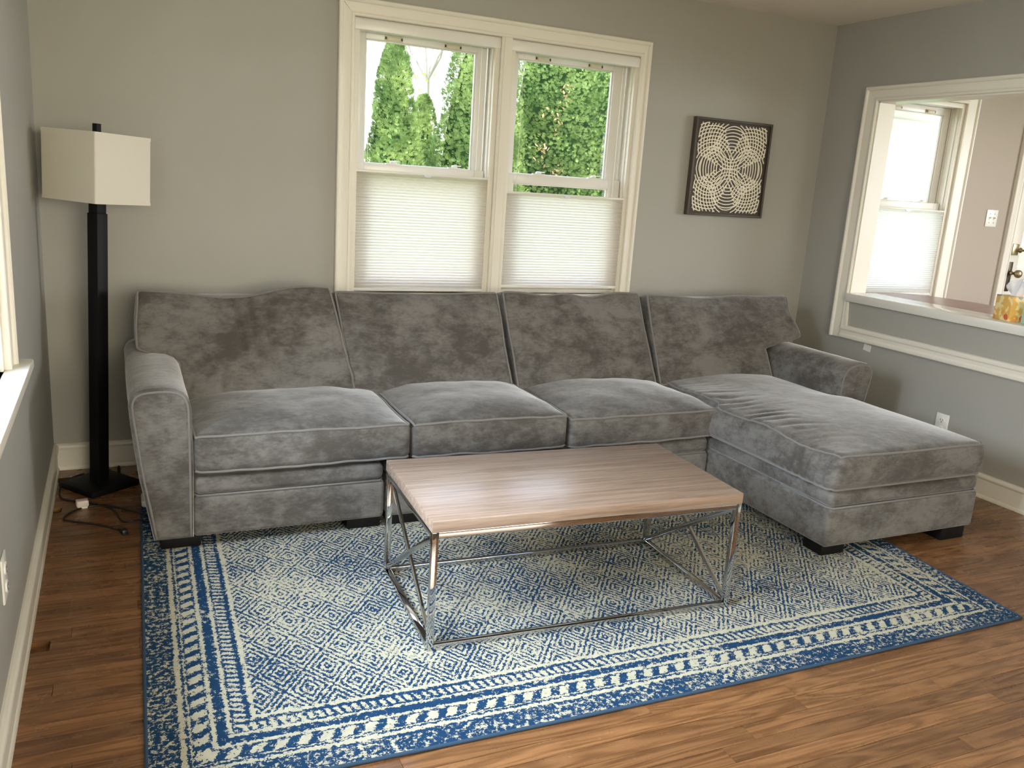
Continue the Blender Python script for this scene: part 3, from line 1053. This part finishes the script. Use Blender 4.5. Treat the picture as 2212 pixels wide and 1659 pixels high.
def seat_fn(half, x0, x1, y0, y1, z0, z1, crown, seed, bow=.0, wr=None):
    hx, hy, hz = half
    def fn(p):
        a, b, c = p.x/hx, p.y/hy, p.z/hz
        z = z0+(z1-z0)*(c+1)/2
        wgt = (c+1)/2
        ca, cb = max(0, 1-abs(a)**3), max(0, 1-abs(b)**2.6)
        z += crown*ca*cb*wgt
        z -= .35*crown*ca*cb*(1-wgt)*.3
        x = x0+(x1-x0)*(a+1)/2
        y = y0+(y1-y0)*(b+1)/2
        y -= bow*(1-a*a)*(1-c*c)*max(0, -b)              # boxing bulges at the front
        nv = Vector((x*4+seed, y*4, z*5))
        z += .007*noise.noise(nv)+.004*noise.noise(nv*2.7)
        y += .006*noise.noise(nv*1.3+Vector((9, 3, 1)))
        v = Vector((x, y, z))
        if wr:
            v = wr(v, a, b, c)
        return v
    return fn
def seat(x0, x1, z0, z1, seed, crown, dz0=0, y0=-1.075, wr=None):
    half = ((x1-x0)/2, .36, (z1-z0)/2)
    return cushion('seat_cushion', half, .028, (26, 20, 4), seat_fn(half, x0, x1, y0, -.36, z0, z1, crown, seed, .012, wr), ((2, 1), (2, -1)), sofa)
def wr1(v, a, b, c):
    if c > .5:
        dx, dy = v.x-.93, v.y+.83
        u = dx*.5+dy*.86
        w_ = dx*.86-dy*.5
        v.z -= .010*math.exp(-(w_/.012)**2)*math.exp(-(u/.07)**2)
    return v
seat(.512, 1.326, .302, .447, 1, .046, wr=wr1)
seat(1.334, 2.036, .300, .447, 2, .044)
seat(2.046, 2.852, .292, .428, 3, .050)

# chaise cushion: wraps in front of the arm, with pulled wrinkles along its left edge
chh = (.43, .74, .075)
def chaise_fn(p):
    a, b, c = p.x/chh[0], p.y/chh[1], p.z/chh[2]
    y = -1.852+(-.36+1.852)*(b+1)/2
    xl = 2.806+.012*c+.010*math.sin(y*9)*(1 if c > 0 else 0)
    if y > -1.06:
        xl += .050*sstep(-1.10, -1.02, y)
    xr = 3.664-.062*sstep(-1.10, -1.00, y)+.012*math.sin((y+1.84)*3)
    x = xl+(xr-xl)*(a+1)/2
    z = .300+.148*(c+1)/2
    wgt = (c+1)/2
    ca, cb = max(0, 1-abs(a)**2.6), max(0, 1-abs(b)**6)
    z += .032*ca*cb*wgt
    # a worn hollow near the back and a thick front half
    z -= .016*wgt*math.exp(-((y+.85)/.25)**2)*ca
    z += wgt*(.010*math.sin(y*13+1)*max(0, -a)**2)
    nv = Vector((x*3.5, y*3.5, z*4))
    z += .006*noise.noise(nv)*wgt
    if c > -.5:
        fa = math.exp(-((x-2.93)/.17)**2)*math.exp(-((y+1.15)/.40)**2)
        ph = (y+.42*(x-2.82)-.9*(x-2.82)**2)*92+8.0*noise.noise(Vector((x*4, y*5, 2)))
        z -= .011*fa*wgt*(1-abs(math.sin(ph*.5)))**1.6*max(0, .55+1.3*noise.noise(Vector((x*6, y*8, 8))))
    # puckers low on the boxing of the front corner
    if a < -.9:
        fb = math.exp(-((y+1.70)/.14)**2)
        x += .0035*fb*math.sin(y*150)
    x -= .014*max(0, -a)**6*(1-c*c)
    y -= .012*max(0, -b)**6*(1-c*c)
    return Vector((x, y, z))
cushion('chaise_cushion', chh, .034, (60, 140, 6), chaise_fn, ((2, 1), (2, -1)), sofa)

# back cushions
def back_cushion(hx, xl, xr, seed, ytop=-.345, ybot=-.575, z0=.425, ztop=lambda t: .855, bulge=.035, wr=None, thick=.17, n=(46, 4, 30)):
    half = (hx, thick/2, .21)
    def fn(p):
        a, b, c = p.x/half[0], p.y/half[1], p.z/half[2]
        t = (a+1)/2
        h = (c+1)/2
        zt = ztop(t)
        z = z0+(zt-z0)*h
        x0, x1 = xl(z), xr(z)
        x = x0+(x1-x0)*t
        y = ybot+(ytop-ybot)*h
        z -= .035*(b+1)/2*sstep(.75, 1.0, h)
        bul = bulge*max(0, 1-abs(a)**2.4)*max(0, 1-abs(2*h-1)**2.4)
        y += (b+1)/2*thick+(-bul if b < 0 else .4*bul)
        nv = Vector((x*4+seed, y*3, z*4))
        y += .010*noise.noise(nv)+.005*noise.noise(nv*2.5)
        z += .004*noise.noise(nv*1.7+Vector((5, 1, 7)))
        x += .004*noise.noise(nv*1.5+Vector((2, 8, 3)))
        v = Vector((x, y, z))
        return wr(v, a, b, c) if wr else v
    return cushion('back_cushion', half, .020, n, fn, ((1, -1), (1, 1)), sofa)
def lin(a, za, b, zb):
    return lambda z: a+(b-a)*(z-za)/(zb-za)
def wr_b1(v, a, b, c):
    if b < -.5:
        f = 0
        for x0, k, zc, zw, am, wd_ in ((.735, -.16, .74, .13, .020, .012), (.80, -.08, .78, .09, .015, .012), (.86, -.10, .64, .16, .020, .017), (.96, -.06, .66, .12, .012, .018), (.70, .10, .55, .10, .010, .016), (.66, .35, .47, .05, .012, .012), (1.02, .1, .70, .10, .007, .015)):
            u = v.x-(x0+k*(.84-v.z)*-1)
            f += am*math.exp(-(u/wd_)**2)*math.exp(-((v.z-zc)/zw)**2)
        v.y += f
        # pinched right edge
        e = math.exp(-((a-1)/.12)**2)
        v.y += .009*e*math.sin(v.z*85+v.x*60)*sstep(.80, .60, v.z)
    return v
back_cushion(.40, lambda z: .502-.158*sstep(.590, .655, z)+.012*sstep(.70, .86, z), lin(1.232, .45, 1.158, .88), 1, z0=.415, ybot=-.60,
             ztop=lambda t: .866+.006*math.cos(t*9)-.020*math.exp(-((t-.48)/.17)**2)+.034*sstep(.55, .95, t), wr=wr_b1, bulge=.045, n=(100, 4, 50))
back_cushion(.39, lin(1.212, .48, 1.180, .86), lin(1.998, .48, 1.985, .86), 11, ztop=lambda t: .874-.008*math.sin(t*PI))
back_cushion(.39, lin(2.028, .48, 2.012, .86), lin(2.822, .48, 2.800, .86), 23, ztop=lambda t: .878-.016*math.exp(-((t-.30)/.12)**2)-.024*math.exp(-((t-.62)/.12)**2))
back_cushion(.45, lin(2.838, .48, 2.858, .86), lambda z: 3.585+.275*sstep(.588, .650, z)-.040*sstep(.66, .80, z), 31, ztop=lambda t: .866-.018*math.exp(-((t-.36)/.14)**2), ybot=-.60, bulge=.03)

# upholstered backs behind the cushions
for x0, x1 in ((.36, 1.228), (1.238, 2.820), (2.836, 3.80)):
    hf = ((x1-x0)/2, .09, .375)
    pts, fs = rbox(hf, .05, (12, 2, 8))
    MB().add([Vector(((x0+x1)/2+p.x, -.155+p.y+.03*(p.z/.375), .445+p.z)) for p in pts], fs).build('back_frame', M['velvet'], sofa, smooth=True)

# seat bases: body, rounded band above it, welt along the seam between
def base(x0, x1, y0, zs, zt, label=None):
    hf = ((x1-x0)/2, (-.08-y0)/2, (zs-.06)/2)
    cx, cy = (x0+x1)/2, (y0-.08)/2
    pts, fs = rbox(hf, .018, (10, 10, 4))
    b_ = MB().add([Vector((cx+p.x, cy+p.y, (.06+zs)/2+p.z)) for p in pts], fs).build('base', M['velvet'], sofa, smooth=True)
    hf2 = (hf[0]-.003, hf[1]-.004, (zt-zs)/2)
    pts, fs = rbox(hf2, .026, (10, 10, 3))
    MB().add([Vector((cx+p.x, cy+p.y, (zs+zt)/2+p.z)) for p in pts], fs).build('seat_band', M['velvet'], sofa, smooth=True)
    MB().tube([(x0+.014, y0+.30, zs), (x0+.006, y0+.03, zs), (x0+.02, y0+.004, zs), (x1-.02, y0+.004, zs), (x1-.006, y0+.03, zs), (x1-.004, y0+.3, zs)], .004, n=6).build('piping', M['piping'], b_, smooth=True)
base(.506, 1.226, -1.068, .218, .288)
base(1.240, 2.814, -1.068, .218, .288)
base(2.818, 3.682, -1.842, .226, .296)

# arms: extruded section with a sewn front panel
LA = [(.372, .062), (.350, .19), (.330, .312), (.314, .45), (.305, .53), (.303, .575), (.312, .603), (.330, .620), (.36, .629), (.41, .632), (.456, .627), (.486, .612), (.503, .588), (.511, .55), (.512, .45), (.512, .3), (.506, .062)]
RA = [(3.60, .062), (3.602, .40), (3.606, .52), (3.615, .565), (3.640, .600), (3.680, .618), (3.730, .624), (3.780, .616), (3.812, .595), (3.822, .565), (3.820, .52), (3.802, .43), (3.755, .20), (3.73, .062)]
def arm(poly, y0, y1):
    n = len(poly)
    cx = sum(p[0] for p in poly)/n
    cz = sum(p[1] for p in poly)/n
    def inset(d):
        out = []
        for i in range(n):
            p0, p1, p2 = Vector(poly[i-1]), Vector(poly[i]), Vector(poly[(i+1) % n])
            e1, e2 = (p1-p0).normalized(), (p2-p1).normalized()
            nn = Vector((-(e1+e2).y, (e1+e2).x)).normalized()
            if nn.dot(Vector((cx, cz))-p1) < 0:
                nn = -nn
            out.append(p1+nn*d)
        return out
    def ins(d, keepbottom=True):
        o = inset(d)
        return [Vector((p.x, max(p.y, .062))) for p in o]
    rings = []
    ys = [y1]+[y1+(y0+.016-y1)*i/14 for i in range(1, 15)]
    for y_ in ys:
        rings.append([(p[0]+.004*noise.noise(Vector((p[0]*5, y_*4, p[1]*4))), y_, p[1]+(.004*noise.noise(Vector((p[0]*4, y_*5, 3))) if p[1] > .3 else 0)) for p in poly])
    for dd, yy in ((.003, .007), (.009, .001), (.014, 0)):
        rings.append([(p.x, y0+yy, p.y) for p in ins(dd)])
    rings.append([(p.x, y0-.004, p.y) for p in ins(.018)])
    rings.append([(p.x, y0-.007, p.y) for p in ins(.030)])
    vs = [v for r_ in rings for v in r_]
    fs = [tuple(range(n))]
    for i in range(len(rings)-1):
        for k in range(n):
            l = (k+1) % n
            fs.append((i*n+k, i*n+l, (i+1)*n+l, (i+1)*n+k))
    fs.append(tuple((len(rings)-1)*n+k for k in range(n))[::-1])
    o = MB().add(vs, fs).build('arm', M['velvet'], sofa, smooth=True)
    lp = [(p.x, y0-.001, p.y) for p in ins(.014)]
    MB().tube(spline(lp, 4)[0:], .0045, n=6).build('piping', M['piping'], o, smooth=True)
    return o
arm(LA, -1.078, -.10)
arm(RA, -1.052, -.10)

def foot(x0, x1, y0, y1, z0):
    MB().box(x0, x1, y0, y1, z0, .064).build('foot', M['black'], sofa, bevel=.004)
foot(.395, .535, -1.03, -.92, .0085)
foot(1.085, 1.222, -1.03, -.92, .0085)
foot(1.262, 1.40, -1.03, -.92, .0085)
foot(2.72, 2.81, -1.03, -.92, .0085)
foot(2.845, 2.968, -1.806, -1.70, .0085)
foot(3.52, 3.665, -1.822, -1.71, .0)
foot(3.52, 3.665, -.24, -.13, .0)
foot(.395, .52, -.24, -.13, .0)
foot(1.262, 1.40, -.24, -.13, .0)

# ---------------------------------------------------------------- coffee table
TA = -.0463
tb = empty('coffee_table', (1.6536, -1.7377, .0085), 'rectangular coffee table, taupe wood top on chrome frame with crossed end braces', 'table')
tm = T((1.6536, -1.7377, 0)) @ Matrix.Rotation(TA, 4, 'Z')
tb.matrix_world = tm
L2, D2, TH = 1.0976/2, .5652/2, .432
o = MB().box(-L2, L2, -D2, D2, TH-.038, TH).build('tabletop', M['tabletop'], None, bevel=.0025)
o.parent = tb
q = .020
zb_, zt_ = .0085, TH-.038
for sx in (-1, 1):
    for sy in (-1, 1):
        x0, x1 = sorted((sx*L2-sx*.002, sx*(L2-.002)-sx*q))
        y0, y1 = sorted((sy*D2-sy*.002, sy*(D2-.002)-sy*q))
        MB().box(x0, x1, y0, y1, zb_, zt_).build('leg', M['chrome'], None, bevel=.001).parent = tb
for sy in (-1, 1):
    y0, y1 = sorted((sy*(D2-.002), sy*(D2-.002)-sy*q))
    MB().box(-L2+.002+q, L2-.002-q, y0, y1, zb_, zb_+q).build('bottom_rail', M['chrome'], None, bevel=.001).parent = tb
    MB().box(-L2+.002+q, L2-.002-q, y0, y1, zt_-q, zt_).build('top_rail', M['chrome'], None, bevel=.001).parent = tb
for sx in (-1, 1):
    x0, x1 = sorted((sx*(L2-.002), sx*(L2-.002)-sx*q))
    MB().box(x0, x1, -D2+.002+q, D2-.002-q, zb_, zb_+q).build('end_bottom_rail', M['chrome'], None, bevel=.001).parent = tb
    MB().box(x0, x1, -D2+.002+q, D2-.002-q, zt_-q, zt_).build('end_top_rail', M['chrome'], None, bevel=.001).parent = tb
    xc = sx*(L2-.002-q/2)
    MB().bar((xc+.0045, -D2+.026, zb_+.026), (xc+.0045, D2-.026, zt_-.026), .009, .018, (1, 0, 0) if False else (0, 0, 1)).build('cross_brace', M['chrome'], None, bevel=.001).parent = tb
    MB().bar((xc-.0050, D2-.026, zb_+.026), (xc-.0050, -D2+.026, zt_-.026), .009, .018).build('cross_brace', M['chrome'], None, bevel=.001).parent = tb

# ---------------------------------------------------------------- floor lamp
lp_ = empty('floor_lamp', (.183, -.262, 0), 'floor lamp with square white shade, black square post and base, in the left corner', 'lamp')
lm = T((.183, -.262, 0)) @ Matrix.Rotation(math.radians(2.0), 4, 'Y') @ Matrix.Rotation(math.radians(44), 4, 'Z')
lm0 = T((.183, -.262, 0)) @ Matrix.Rotation(math.radians(36), 4, 'Z')
s2 = .1135
MB().box(-s2, s2, -s2, s2, .0, .026).build('base', M['black'], lp_, bevel=.003, mat=lm0)
MB().box(-.027, .027, -.027, .027, .024, 1.172).build('pole', M['black'], lp_, bevel=.002, mat=lm)
MB().box(-.0235, .0235, -.0235, .0235, 1.17, 1.235).build('neck', M['black'], lp_, bevel=.002, mat=lm)
sh = MB()
s1, so_ = .141, .139
def ringpts(s, z, rr=.006):
    out = []
    for cx, cy, a0 in ((s-rr, s-rr, 0), (-s+rr, s-rr, 90), (-s+rr, -s+rr, 180), (s-rr, -s+rr, 270)):
        for k in range(4):
            a = math.radians(a0+30*k)
            out.append((cx+rr*math.cos(a), cy+rr*math.sin(a), z))
    return out
rs = [ringpts(s1, 1.222), ringpts(s1, 1.485), ringpts(so_, 1.485), ringpts(so_, 1.222)]
nn_ = len(rs[0])
sh.add([v for r_ in rs for v in r_], [(i*nn_+k, i*nn_+(k+1) % nn_, ((i+1) % 4)*nn_+(k+1) % nn_, ((i+1) % 4)*nn_+k) for i in range(4) for k in range(nn_)])
so2 = sh.build('lamp_shade', M['lampshade'], lp_, mat=lm)
for z in (1.2245, 1.4825):
    tr2 = MB()
    ra = [ringpts(s1+.0012, z-.006), ringpts(s1+.0012, z+.006), ringpts(s1-.001, z+.006), ringpts(s1-.001, z-.006)]
    tr2.add([v for r_ in ra for v in r_], [(i*nn_+k, i*nn_+(k+1) % nn_, ((i+1) % 4)*nn_+(k+1) % nn_, ((i+1) % 4)*nn_+k) for i in range(4) for k in range(nn_)])
    tr2.build('shade_trim', M['lampshade'], so2, mat=lm)
hp = MB()
hp.tube([(-.04, 0, 1.235), (-.055, 0, 1.33), (-.045, 0, 1.43), (0, 0, 1.470), (.045, 0, 1.43), (.055, 0, 1.33), (.04, 0, 1.235), (-.04, 0, 1.235)], .003, n=6)
hp.bar((-.135, 0, 1.472), (.135, 0, 1.472), .005, .003).bar((0, -.135, 1.472), (0, .135, 1.472), .005, .003)
hp.build('harp', M['black'], lp_, mat=lm)
MB().box(-.0115, .0115, -.0115, .0115, 1.470, 1.524).build('finial', M['black'], lp_, bevel=.001, mat=lm)
MB().lathe([(.004, 1.24), (.03, 1.30), (.034, 1.34), (.02, 1.38), (.002, 1.39)], (0, 0, 0), 'z', 16).build('bulb', M['plastic'], lp_, smooth=True, mat=lm)
MB().lathe([(.006, .02), (.006, .05), (.004, .056)], (.262, -.175, 0), 'z', 10).build('foot_switch', M['black'], lp_)
cz = .004
cp = [(.12, -.17, .030), (.085, -.150, .012), (.040, -.185, cz), (.031, -.26, cz), (.035, -.36, cz), (.065, -.420, cz), (.13, -.455, cz), (.175, -.495, cz), (.215, -.535, cz), (.245, -.60, cz), (.262, -.685, cz), (.285, -.72, cz), (.315, -.722, .010), (.345, -.744, .0155), (.40, -.80, .0155)]
MB().tube(spline(cp, 8), .0036, n=8).build('power_cord', M['cordblack'], lp_, smooth=True)
# second cable with inline switch and loose plug
ec = empty('extension_cable', (.18, -.65, 0), 'thin black cable looping over the floor to a loose plug beside the lamp base', 'cable')
cp = [(.40, -.73, .0155), (.345, -.675, .0155), (.318, -.632, .011), (.275, -.575, cz), (.235, -.543, .008), (.19, -.515, cz), (.145, -.512, cz), (.102, -.535, cz), (.070, -.585, cz), (.060, -.625, cz), (.075, -.648, cz), (.118, -.675, cz), (.166, -.706, cz), (.215, -.748, cz), (.255, -.790, cz), (.270, -.812, .008)]
MB().tube(spline(cp, 8), .0036, n=8).build('cord', M['cordblack'], ec, smooth=True)
pm = T((.273, -.826, .0)) @ Matrix.Rotation(math.radians(20), 4, 'Z')
pg = MB().box(-.011, .011, -.018, .014, .001, .022).build('plug', M['cordblack'], ec, bevel=.004, mat=pm)
MB().box(-.008, -.005, -.034, -.016, .010, .012).box(.005, .008, -.034, -.016, .010, .012).build('prong', M['chrome'], pg, mat=pm)
wm = T((.123, -.508, 0)) @ Matrix.Rotation(math.radians(8), 4, 'Z')
sw = empty('charger_block', (.123, -.508, 0), 'small white charger block lying on the floor in front of the lamp base', 'charger')
MB().box(-.023, .023, -.019, .019, .0085, .034).build('body', newmat('pinkish_plastic', (.72, .62, .58), .4)[0], sw, bevel=.005, mat=wm, seg=3)
MB().box(-.008, -.006, .019, .033, .018, .026).box(.006, .008, .019, .033, .018, .026).build('prong', M['chrome'], sw, mat=wm)
MB().box(-.018, .018, -.016, .016, .0002, .010).build('underside', M['plastic'], sw, bevel=.002, mat=wm)
ps = empty('power_strip', (.385, -.555, 0), 'white power strip end poking out behind the left sofa arm', 'power strip')
MB().box(.343, .43, -.60, -.50, .0135, .040).build('body', M['plastic'], ps, bevel=.006)
MB().box(.352, .42, -.592, -.508, .0092, .0145).build('underside', M['plastic'], ps, bevel=.001)

# ---------------------------------------------------------------- wall art
ax0, ax1, az0, az1 = 3.284, 3.832, 1.288, 1.832
art = empty('framed_relief', ((ax0+ax1)/2, -.015, (az0+az1)/2), 'dark framed relief of woven cream arcs on the back wall right of the window', 'wall art')
MB().box(ax0, ax1, -.022, -.001, az0, az1).build('panel', M['artboard'], art, bevel=.002)
e_ = .013
fr = MB()
fr.box(ax0, ax0+e_, -.034, -.022, az0, az1).box(ax1-e_, ax1, -.034, -.022, az0, az1).box(ax0+e_, ax1-e_, -.034, -.022, az0, az0+e_).box(ax0+e_, ax1-e_, -.034, -.022, az1-e_, az1)
fr.build('frame', M['artboard'], art, bevel=.0015)
lx0, lx1, lz0, lz1 = ax0+.030, ax1-.030, az0+.024, az1-.024
lw, lh = lx1-lx0, lz1-lz0
lat = MB()
g = random.Random(3)
mx_, mz_ = (lx0+lx1)/2, (lz0+lz1)/2
def arcs(cx, cz, radii, hw, side_):
    for R in radii:
        jr = R+g.uniform(-.002, .002)
        run = []
        steps = 220
        for i in range(steps+1):
            a = 2*PI*i/steps
            w_ = .0016*noise.noise(Vector((R*40, a*6, cx*9)))
            x = cx+(jr+w_)*math.cos(a)
            z = cz+(jr+w_)*math.sin(a)
            ddx, ddz = abs(x-mx_), abs(z-mz_)
            gap = (ddz > .088+2.1*ddx or (cx-mx_)*(x-mx_) < 0 and ddx > .01 and ddz < .09) if side_ == 'h' else (ddx > .072+2.4*ddz or (cz-mz_)*(z-mz_) < 0 and ddz > .01 and ddx < .09)
            if lx0 <= x <= lx1 and lz0 <= z <= lz1 and not gap:
                run.append((x, z, a))
            else:
                if len(run) > 2:
                    ribbon(run, hw)
                run = []
        if len(run) > 2:
            ribbon(run, hw)
def ribbon(run, hw):
    vs, fs = [], []
    y0 = -.0225-g.uniform(.0035, .0055)
    for x, z, a in run:
        c, s_ = math.cos(a), math.sin(a)
        for rr, yy in ((-hw, -.0215), (-hw, y0), (hw, y0), (hw, -.0215)):
            vs.append((x+rr*c, yy, z+rr*s_))
    for i in range(len(run)-1):
        for k in range(3):
            fs.append((4*i+k, 4*i+k+1, 4*i+k+5, 4*i+k+4))
    lat.add(vs, fs)
stp = .0190
for sg in (-1, 1):
    arcs(mx_, mz_+sg*.145, [.091+stp*i for i in range(12)], .0027, 'v')
    arcs(mx_+sg*.135, mz_, [.081+stp*i for i in range(12)], .0027, 'h')
    for k in range(7):
        d = .108+.019*k
        hw_ = (d-.088)/2.1+.016
        ribbon([(mx_-hw_+2*hw_*q/10, mz_+sg*(d-.35*(q/5-1)**2*hw_*hw_/.1), PI/2) for q in range(11)], .0027)
        d = .095+.019*k
        hw_ = (d-.072)/2.4+.020
        ribbon([(mx_+sg*(d-.35*(q/5-1)**2*hw_*hw_/.1), mz_-hw_+2*hw_*q/10, 0) for q in range(11)], .0027)
lo = lat.build('arc_lattice', M['lattice'], art)
lo['kind'] = 'stuff'

# ---------------------------------------------------------------- wall plates, tape
def plate(name, mat, label, cat, kind):
    org = mat @ Vector((0, 0, 0))
    t = empty(name, org, label, cat)
    w2 = .057 if kind == 'double' else .0385
    MB().box(-w2, w2, -.006, 0, -.059, .059).build('plate', M['plastic'], t, bevel=.003, mat=mat)
    if kind == 'outlet':
        for z in (.024, -.024):
            r_ = MB().lathe([(.0165, 0), (.0165, -.003), (.015, -.0035)], (0, -.006, z), 'y', 18).build('receptacle', M['plastic'], t, mat=mat)
            MB().box(-.008, -.0055, -.0102, -.0092, z-.002, z+.008).box(.0055, .008, -.0102, -.0092, z-.002, z+.007).box(-.0025, .0025, -.0102, -.0092, z-.011, z-.006).build('slot', M['slot'], r_, mat=mat)
    else:
        for x in (-.023, .023):
            MB().box(x-.0055, x+.0055, -.0075, -.005, -.013, .013).bar((x, -.006, 0), (x, -.019, .007), .009, .008).build('toggle', M['plastic'], t, bevel=.001, mat=mat)
            for z in (.030, -.030):
                MB().lathe([(.003, 0), (.003, -.0015)], (x, -.006, z), 'y', 8).build('screw', M['slot'], t, mat=mat)
    return t
RZL = Matrix.Rotation(PI/2, 4, 'Z')      # local -y (front) turned to +x
RZR = Matrix.Rotation(-PI/2, 4, 'Z')
plate('wall_outlet', T((0, -1.905, .370)) @ RZL, 'white outlet plate on the left wall, seen almost edge-on', 'outlet', 'outlet')
plate('wall_outlet', T((W, -1.175, .300)) @ RZR, 'white duplex outlet on the right wall just above the chaise edge', 'outlet', 'outlet')
plate('light_switch', T((5.905, 0, 1.375)), 'white double toggle switch plate on the beige wall beside the door', 'light switch', 'double')
tp = MB()
tp.box(-.027, .027, -.0012, 0, -.019, .019)
tp.box(-.020, .012, -.0020, -.001, .010, .020)
tag(tp.build('tape_scrap', M['tape'], mat=T((W, -.603, .600)) @ RZR @ Matrix.Rotation(.12, 4, 'Y')), 'small scrap of whitish tape stuck on the right wall under the moulding', 'tape')

# ---------------------------------------------------------------- things on and behind the pass-through
ht = empty('hall_table', (4.88, -.80, 0), 'brown wooden table with rounded end behind the pass-through ledge', 'table')
pl_ = []
for k in range(64):
    a = 2*PI*k/64
    c, s_ = math.cos(a), math.sin(a)
    pl_.append((4.86+.40*math.copysign(abs(c)**.62, c), -.84+.80*math.copysign(abs(s_)**.62, s_)))
MB().prism(pl_, lambda a, b, t: Vector((a, b, t)), .820, .850).build('tabletop', M['halltable'], ht, bevel=.004)
MB().box(4.60, 5.12, -1.42, -.28, .74, .82).build('table_apron', M['halltable'], ht, bevel=.003)
for sx in (4.62, 5.08):
    for sy in (-1.40, -.30):
        MB().lathe([(.018, 0), (.020, .10), (.028, .55), (.030, .74)], (sx, sy, 0), 'z', 12).build('leg', M['halltable'], ht, smooth=True)
tbx = empty('tissue_box', (4.345, -1.372, .895), 'floral tissue box with a white tissue sticking out, on the pass-through ledge', 'tissue box')
bm_ = T((4.345, -1.372, .895)) @ Matrix.Rotation(math.radians(-17), 4, 'Z')
tbx.matrix_world = bm_
MB().box(-.058, .058, -.058, .058, .0005, .122).build('box', M['floral'], None, bevel=.0015).parent = tbx
MB().lathe([(.026, .1222), (.024, .1235)], (0, 0, 0), 'z', 20).build('opening', M['tissue'], None).parent = tbx
vs, fs = [], []
nu, nv_ = 14, 10
for j in range(nv_+1):
    t = j/nv_
    for i in range(nu+1):
        s = i/nu*2-1
        wd_ = .026+.040*math.sin(min(1, t*1.25)*PI*.62)
        zz = .118+.088*t*(1-.22*s*s)-(.020*max(0, s)*t*t)
        yy = s*wd_
        xx = .020*math.sin(s*3.2+t*2)*t+.012*math.cos(s*7)*(1-t*.4)
        vs.append((xx, yy, zz))
for j in range(nv_):
    for i in range(nu):
        k = j*(nu+1)+i
        fs.append((k, k+1, k+nu+2, k+nu+1))
to = MB().add(vs, fs).build('tissue', M['tissue'], None, smooth=True)
to.parent = tbx
sm = to.modifiers.new('thickness', 'SOLIDIFY')
sm.thickness = .0012
gb = empty('green_box', (4.33, -1.545, .895), 'plain mint green box beside the floral tissue box, cut by the picture edge', 'box')
gm = T((4.33, -1.545, .8955)) @ Matrix.Rotation(math.radians(-12), 4, 'Z')
MB().box(-.055, .055, -.075, .075, 0, .100).build('carton', M['green'], gb, bevel=.0015, mat=gm)
MB().box(-.057, .057, -.077, .077, .090, .104).build('lid', newmat('pale_green_lid', (.48, .68, .56), .5)[0], gb, bevel=.002, mat=gm)

bpy.context.view_layer.update()
